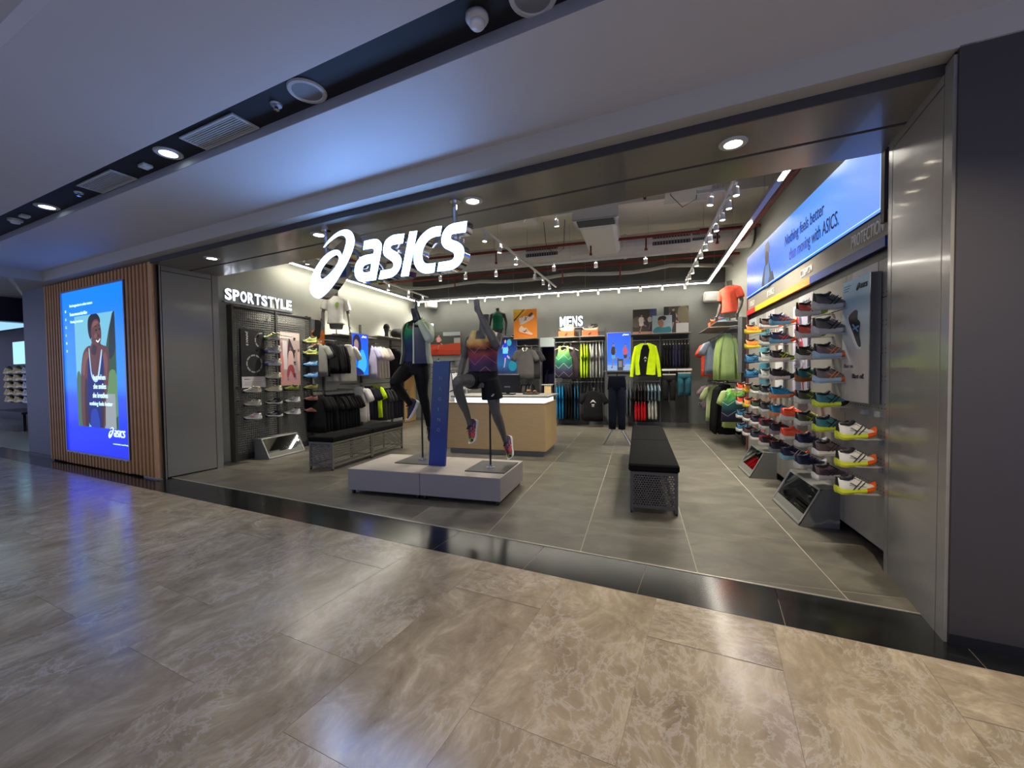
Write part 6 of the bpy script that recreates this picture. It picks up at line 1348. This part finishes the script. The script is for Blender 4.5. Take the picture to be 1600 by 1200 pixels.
# female mannequin: turned to the right, one knee lifted, open pale jacket
fm = E('mannequin', 'black headless running mannequin in a pale open jacket and black leggings on the podium', 'mannequin', (-2.88,5.16,.328))
O = Vector((-2.88,5.16,.328)); sdf = rot_side(radians(24))
mb = MB()
ch(mb, [(-2.95,5.14,1.52,.135,.105),(-2.95,5.14,1.60,.165,.115),(-2.945,5.14,1.70,.145,.100),(-2.94,5.14,1.82,.118,.085),(-2.935,5.13,1.94,.130,.095),(-2.93,5.12,2.04,.145,.105),(-2.925,5.13,2.13,.145,.092),(-2.925,5.14,2.19,.115,.07),(-2.92,5.14,2.22,.06,.055)], 20, sdf)
ch(mb, [(-2.92,5.14,2.19,.052,.054),(-2.925,5.13,2.27,.044,.047),(-2.935,5.115,2.33,.043,.047),(-2.94,5.11,2.385,.046,.05)], 14, sdf)
ch(mb, [(-2.82,5.15,2.155,.048,.048),(-2.76,5.13,2.12,.045,.045),(-2.69,5.04,2.04,.040,.040),(-2.66,4.97,1.97,.035,.036)], 12, (0,0,1), True)
ch(mb, [(-2.66,4.97,1.97,.036,.036),(-2.70,4.94,2.06,.036,.036),(-2.76,4.92,2.20,.028,.028),(-2.79,4.91,2.31,.020,.022)], 12, (0,1,0), True)
hand(mb, L3(-2.79,4.91,2.30), (-.12,-.04,1), (-.7,.7,0), .95, .15, .25)
ch(mb, [(-3.03,5.13,2.155,.048,.048),(-3.08,5.16,2.10,.044,.044),(-3.11,5.27,2.0,.038,.038),(-3.12,5.36,1.92,.034,.034)], 12, (0,0,1), True)
ch(mb, [(-3.12,5.36,1.92,.034,.034),(-3.11,5.30,1.84,.034,.034),(-3.08,5.18,1.72,.026,.026),(-3.06,5.10,1.66,.020,.021)], 12, (0,1,0), True)
hand(mb, L3(-3.06,5.11,1.67), (.1,-.6,-.8), (.6,-.6,.2), .9, .3, .05, -1)
LL = [(-3.03,5.10,1.58,.092,.098),(-3.055,5.02,1.52,.088,.09),(-3.075,4.92,1.45,.074,.076),(-3.085,4.85,1.40,.060,.06)]
LS = [(-3.085,4.86,1.41,.058,.058),(-3.08,4.92,1.33,.056,.058),(-3.07,5.02,1.24,.046,.052),(-3.06,5.12,1.15,.034,.038),(-3.06,5.17,1.10,.030,.034)]
RL = [(-2.88,5.15,1.58,.094,.10),(-2.865,5.15,1.45,.086,.09),(-2.86,5.15,1.32,.066,.07),(-2.855,5.16,1.22,.054,.055)]
RS = [(-2.855,5.16,1.23,.053,.054),(-2.85,5.19,1.12,.054,.058),(-2.845,5.22,1.0,.044,.05),(-2.84,5.25,.87,.032,.035),(-2.835,5.26,.80,.028,.032)]
for q in (LL, LS, RL, RS): ch(mb, q, 14, (1,0,0), True)

remesh('body', mb, M_manb, fm, .006, 3)
mb = MB(); g_ = .009
for q in ([(-2.95,5.14,1.50,.14,.11),(-2.95,5.14,1.60,.165,.115),(-2.945,5.14,1.68,.150,.104)], LL, LS, RL, RS): ch(mb, [(*p[:3], p[3]+g_, p[4]+g_) for p in q], 14, sdf if q is not LL else (1,0,0), q in (LL, LS, RL, RS))
remesh('leggings', mb, fab('leggings_black', (16,16,17), .55), fm, .009, 2)
m_gt = grad_mat('green_top_print', [(0,(24,26,70)), (.35,(20,34,80)), (.6,(14,70,80)), (.78,(20,120,70)), (1,(40,150,80))], axis=2, lo=1.32, hi=1.86, wob=.16, nscale=8)
mb = MB(); ch(mb, [(-2.945,5.13,1.66,.155,.108),(-2.94,5.135,1.80,.130,.098),(-2.935,5.125,1.94,.140,.106),(-2.93,5.115,2.04,.154,.114),(-2.928,5.12,2.10,.140,.104)], 20, sdf)
for s in (-1, 1): ch(mb, [(-2.93+s*.085,5.09+s*.04,2.08,.03,.06),(-2.925+s*.085,5.12+s*.04,2.18,.022,.055)], 10, sdf)
remesh('running_top', mb, m_gt, fm, .009, 2)
# jacket: back and the right half in pale fabric with a slate inner front panel
m_jk = grad_mat('jacket_pale', [(0,(176,190,160)), (.6,(190,200,176)), (1,(176,196,140))], axis=2, lo=1.3, hi=1.9, rough=.6); m_jg = grad_mat('jacket_slate', [(0,(58,58,92)), (.5,(84,86,100)), (1,(120,124,124))], axis=2, lo=1.3, hi=1.85, rough=.7)
def shell(name, rows, m, a0, a1, n=14, th=.006):
    mb = MB(); R0 = []; R1 = []
    for (x, y, z, rx, ry, b0, b1) in rows:
        r0 = []; r1 = []
        for k in range(n):
            a = radians(b0+(b1-b0)*k/(n-1)); s_ = Vector(sdf); t_ = Vector((-sdf[1], sdf[0], 0)); w_ = 1+.02*sin(a*7)
            r0.append(Vector(L3(x,y,z))+s_*rx*cos(a)*w_+t_*ry*sin(a)*w_); r1.append(Vector(L3(x,y,z))+s_*(rx-th)*cos(a)*w_+t_*(ry-th)*sin(a)*w_)
        R0.append(r0); R1.append(r1)
    rows_ = []
    for r0, r1 in zip(R0, R1): rows_.append(mb.ring(r0+r1[::-1]))
    for a, b in zip(rows_, rows_[1:]): mb.bridge(a, b)
    mb.cap(rows_[0], 0, True); mb.cap(rows_[-1])
    return mk(name, mb, m, fm, smooth=False)
JR = [(1.645,.215,.165),(1.78,.19,.150),(1.92,.185,.145),(2.04,.19,.145),(2.12,.178,.13),(2.18,.145,.10),(2.215,.09,.08)]
shell('jacket_body', [(-2.93,5.13,z,rx,ry,-48,200) for z, rx, ry in JR], m_jk, 0, 0, 22)
shell('jacket_front', [(-2.93,5.125,z,rx,ry,-92,-46) for z, rx, ry in JR[:5]], m_jg, 0, 0, 8)
shell('jacket_edge', [(-2.93,5.12,z,rx+.004,ry+.004,-97,-91) for z, rx, ry in JR[:6]], m_jk, 0, 0, 3)
mb = MB()
ch(mb, [(-2.80,5.15,2.15,.07,.07),(-2.74,5.12,2.11,.072,.075),(-2.68,5.03,2.03,.066,.066),(-2.645,4.96,1.96,.06,.06)], 12, (0,0,1), True); ch(mb, [(-2.645,4.96,1.955,.060,.060),(-2.69,4.93,2.06,.052,.052),(-2.745,4.92,2.17,.042,.042)], 12, (0,1,0), True)
ch(mb, [(-3.04,5.14,2.15,.065,.065),(-3.09,5.17,2.09,.06,.06),(-3.12,5.28,1.99,.052,.052),(-3.13,5.37,1.91,.05,.05)], 12, (0,0,1), True); ch(mb, [(-3.13,5.37,1.91,.05,.05),(-3.11,5.30,1.83,.046,.046),(-3.085,5.2,1.74,.04,.04)], 12, (0,1,0), True)
remesh('jacket_sleeves', mb, m_jk, fm, .010, 2)
mb = MB(); ch(mb, [(-2.86,5.02,2.16,.02,.03),(-2.83,5.10,2.22,.022,.032),(-2.86,5.19,2.25,.02,.03),(-2.95,5.22,2.25,.018,.03),(-3.0,5.15,2.22,.018,.028)], 8, (0,0,1)); mk('jacket_collar', mb, m_jk, fm, smooth=True)
mk('support_rod', MB().chain([(*L3(-2.88,5.16,.36),.012),(*L3(-2.88,5.16,1.54),.011)], 10), M_blk, fm); mk('rod_flange', MB().lathe([(.001,.012),(.055,.012),(.055,.02),(.018,.022),(.018,.05),(.001,.05)], 18), M_chrome, fm)
mk('base_plate', MB().box((-.28,-.23,.0),(.20,.30,.012)), M_metal, fm)
NVS = ((36,36,60),WH,WH,(60,50,80),BK_,BK_)
foot_shoe('run', (-3.06,5.17,1.115), (-.45,-.3,-1), (-1,-.75,.3), NVS, 'navy running shoe on the lifted foot of the female mannequin')
foot_shoe('run', (-2.835,5.26,.81), (.05,-.2,-1), (0,-1,.2), ((22,22,24),(30,30,30),(34,34,36),(40,40,40),BK_,BK_), 'black running shoe on the lower foot of the female mannequin')

# half-figures on the shelves
fm.scale = (1.05, 1.05, 1.025)
def half(label, loc, rz, shirt, m_body, arms=True, tank=False, mprint=None):
    global O
    e = E('torso_mannequin', label, 'mannequin', loc, (0,0,rz)); O = Vector((0,0,0))
    mb = MB()
    ch(mb, [(0,0,.10,.13,.09),(0,0,.22,.155,.105),(0,0,.34,.13,.09),(0,0,.50,.15,.10),(0,0,.62,.175,.11),(0,0,.70,.165,.095),(0,.0,.755,.10,.07)], 18)
    ch(mb, [(0,0,.72,.055,.06),(0,-.01,.80,.05,.055),(0,-.02,.86,.052,.058)], 12)
    for s in (-1, 1):
        ch(mb, [(s*.12,0,.69,.05,.05),(s*.19,0,.665,.052,.052),(s*.235,.02,.53,.042,.042),(s*.26,.03,.42,.036,.036)], 10, (0,1,0), True)
        ch(mb, [(s*.26,.03,.42,.036,.036),(s*.27,-.01,.30,.034,.034),(s*.262,-.07,.16,.024,.024)], 10, (0,1,0), True)
        hand(mb, (s*.262,-.07,.17), (0,-.15,-1), (0,-1,.1), .95, .15, .05, s)
    remesh('body', mb, m_body, e, .009, 2)
    mb = MB()
    ch(mb, [(0,0,.20,.19,.13),(0,0,.32,.172,.118),(0,0,.48,.172,.115),(0,0,.62,.19,.122),(0,0,.70,.175,.105),(0,0,.75,.10,.08)] if not tank else [(0,0,.20,.18,.125),(0,0,.4,.155,.11),(0,0,.62,.175,.122),(0,0,.68,.13,.11),(0,0,.74,.10,.085)], 20)
    if not tank:
        for s in (-1, 1): ch(mb, [(s*.12,0,.69,.06,.06),(s*.19,0,.665,.07,.07),(s*.235,.02,.54,.072,.072),(s*.25,.02,.48,.07,.07)], 12, (0,1,0))
    remesh('shirt', mb, mprint or fab('%d_%d_%d' % shirt, shirt), e, .011, 2)
    mk('support_rod', MB().tube((0,0,.0),(0,0,.12),.012,8).box((-.09,-.07,0),(.09,.07,.008)), M_metal, e)
    return e
half('torso mannequin in a white T-shirt on the left rack shelf under the sign', (-6.70,8.10,2.472), radians(48), (206,204,194), M_man).scale = (1.05,1.05,1.16)
for o in COL.objects:
    if o.get('label','').startswith('torso mannequin in a white'): front_print(o, [((130,160,50), sm((.3,.2),(.2,.5),(.4,.9),(.7,.95),(.8,.7),(.7,.4),(.45,.1)))], -.135, .50, .13, .13)
half('torso mannequin in a coral T-shirt on the right rack shelf', (1.80,9.5,2.502), radians(-55), (240,96,72), M_man)
half('black torso mannequin in a dark green top above the blue light box', (-4.05,11.95,2.62), 0, (24,90,66), M_manb, tank=True)
e = E('shelf_board', 'grey shelf board above the dark blue light box on the back wall', 'shelf', (-4.3,11.75,2.585)); mk('board', MB().box((0,0,0),(.72,.5,.035), c=.003), mat('shelf_grey', (150,148,140), .5), e); mk('bracket', MB().box((.05,.1,-.08),(.07,.5,0)).box((.65,.1,-.08),(.67,.5,0)), M_frame, e)
hd = E('head_form', 'black head form wearing a black cap on the left rack shelf', 'mannequin head', (-6.72,10.15,2.55)); O = Vector((0,0,0))
mb = MB(); ch(mb, [(0,0,.0,.07,.07),(0,0,.09,.05,.055),(0,-.01,.14,.055,.065),(0,-.02,.20,.072,.09),(0,0,.27,.078,.098),(0,.0,.34,.06,.075),(0,0,.375,.02,.03)], 14, (1,0,0)); ch(mb, [(0,-.09,.20,.012,.015),(0,-.11,.185,.014,.012)], 8, (1,0,0), True)
remesh('head', mb, M_manb, hd, .009, 2)
mk('cap', MB().chain([(0,0,.25,.088,.108),(0,0,.31,.085,.10),(0,.005,.36,.06,.075),(0,.005,.385,.012,.015)], 18).chain([(0,-.09,.262,.075,.008),(0,-.15,.255,.068,.007),(0,-.19,.245,.045,.005)], 10), fab('cap_black', (18,18,20)), hd, smooth=True); hd.rotation_euler = (0,0,.6)
bg = E('duffel_bag', 'black duffel bag lying on the left rack shelf beside the cap', 'bag', (-6.72,10.95,2.55)); mk('body', MB().chain([(0,-.42,.14,.10,.08),(0,-.38,.15,.15,.13),(0,-.15,.155,.165,.15),(0,.15,.15,.16,.14),(0,.38,.14,.15,.13),(0,.42,.13,.10,.08)], 16, side=(1,0,0)), fab('bag_black', (22,22,24)), bg, smooth=True)
mk('strap', MB().chain([(.12,-.2,.22,.012,.01),(.08,-.1,.34,.012,.01),(.06,.1,.33,.012,.01),(.12,.2,.22,.012,.01)], 6), M_blk, bg); mk('pocket', MB().box((.12,-.12,.04),(.17,.14,.2), c=.02), fab('bag_black', (22,22,24)), bg)
bg = E('backpack', 'black backpack leaning at the far end of the left rack shelf', 'bag', (-6.78,11.6,2.55)); mk('body', MB().box((-.13,-.17,0),(.12,.17,.30), c=.06), fab('bag_black', (22,22,24)), bg, smooth=False); mk('pocket', MB().box((.11,-.13,.02),(.16,.13,.17), c=.02), fab('bag_black', (22,22,24)), bg)
e = E('rail_base', 'black folded stack of small goods on the left rack base behind the bench', 'clothing', (-6.7,7.9,.0)) if False else None

# ---------------------------------------------------------------- the neighbouring shop at the far left
M_nd = mat('neighbour_dark', (16,17,22), .6)
struct('wall_neighbour', MB().box((-26,5.9,0),(-12.2,6.0,3.6)).box((-12.45,3.62,0),(-12.35,5.9,3.6)), M_nd, rot=FR)
struct('ceiling_neighbour', MB().box((-26,3.3,3.3),(-12.35,6.0,3.4)), M_nd, rot=FR)
struct('floor_neighbour', MB().box((-26,3.44,-.06),(-7.95,6.0,-.002)), mat('neighbour_floor', (120,118,112), .3), rot=FR)
ns = E('neighbour_sign_box', 'dark square sign box hanging at the far left edge', 'sign', fp(-14.6,3.2,2.75), FR)
mk('body', MB().box((-3.0,0,0),(1.15,.4,.52), c=.01), mat('sign_box_navy', (24,24,44), .5), ns); mk('glow_panel', MB().box((-3.0,.02,-.10),(1.1,.38,-.02)), mat('cool_glow', (150,200,235), .4, emit=1.0), ns)
nb = E('shoe_light_box', 'small pale blue light box with a shoe in the neighbouring shop', 'light box', fp(-21.6,5.85,2.05), WF)
mk('display', MB().box((-1.5,0,-.05),(1.65,.80,.02)), mat('pale_screen', (150,205,225), .4, emit=1.0), nb); art(nb, 1.65, .80, art_shoe(.35,.5,.9,.2,(60,90,120),(200,220,230)), z=.022, emit=.8)
text(nb, 'WALK', .1, -.34, .9, .14, z=.02, m=mat('walk_letters', (200,205,205), .5, emit=.5), bold=.03, shear=.2)
sf_ = E('shoe_shelving', 'dark shelving of pale shoes and boxes in the neighbouring shop', 'shelf', fp(-22.6,5.6,.55), FR)
mk('back', MB().box((0,.2,0),(3.2,.25,1.35)), M_nd, sf_)
for i in range(5): mk('shelf', MB().box((0,-.05,.12+i*.25),(3.2,.2,.135+i*.25)), M_nd, sf_)
for i in range(5):
    for j in range(4):
        shoe('cas', fp(-22.35+j*.82, 5.56, .695+i*.25), FA, 0, ((206,180,110) if j < 2 else (190,190,184),(200,170,90) if j < 2 else (200,200,196),WH,BK_,BK_,BK_), 'pale shoe in the neighbouring shop, %s shelf from the bottom, %s from the left' % (ORD[i], ORD[j]), 'shoes in the neighbouring shop', 2.3)
tb = E('display_table', 'dark low display table in the neighbouring shop', 'table', fp(-19.0,4.9,0), FR); mk('top', MB().box((-1.2,-.3,.5),(1.2,.4,.56)), M_nd, tb)
for x in (-1.1,1.05):
    for y in (-.25,.3): mk('leg', MB().box((x,y,0),(x+.06,y+.06,.5)), M_nd, tb)
lamp('POINT', 'neighbour_light', 60, (.75,.88,1), fp(-17,4.8,3.0), size=.1)

# hidden protos that were never placed are not left behind
for kd in ('run', 'cas'):
    if kd not in PRU:
        for c in list(PR[kd].children): bpy.data.objects.remove(c)
        bpy.data.objects.remove(PR[kd])
for ob in COL.objects:
    if ob.type == 'MESH' and len(ob.data.polygons) == 0: print('EMPTY MESH', ob.name)
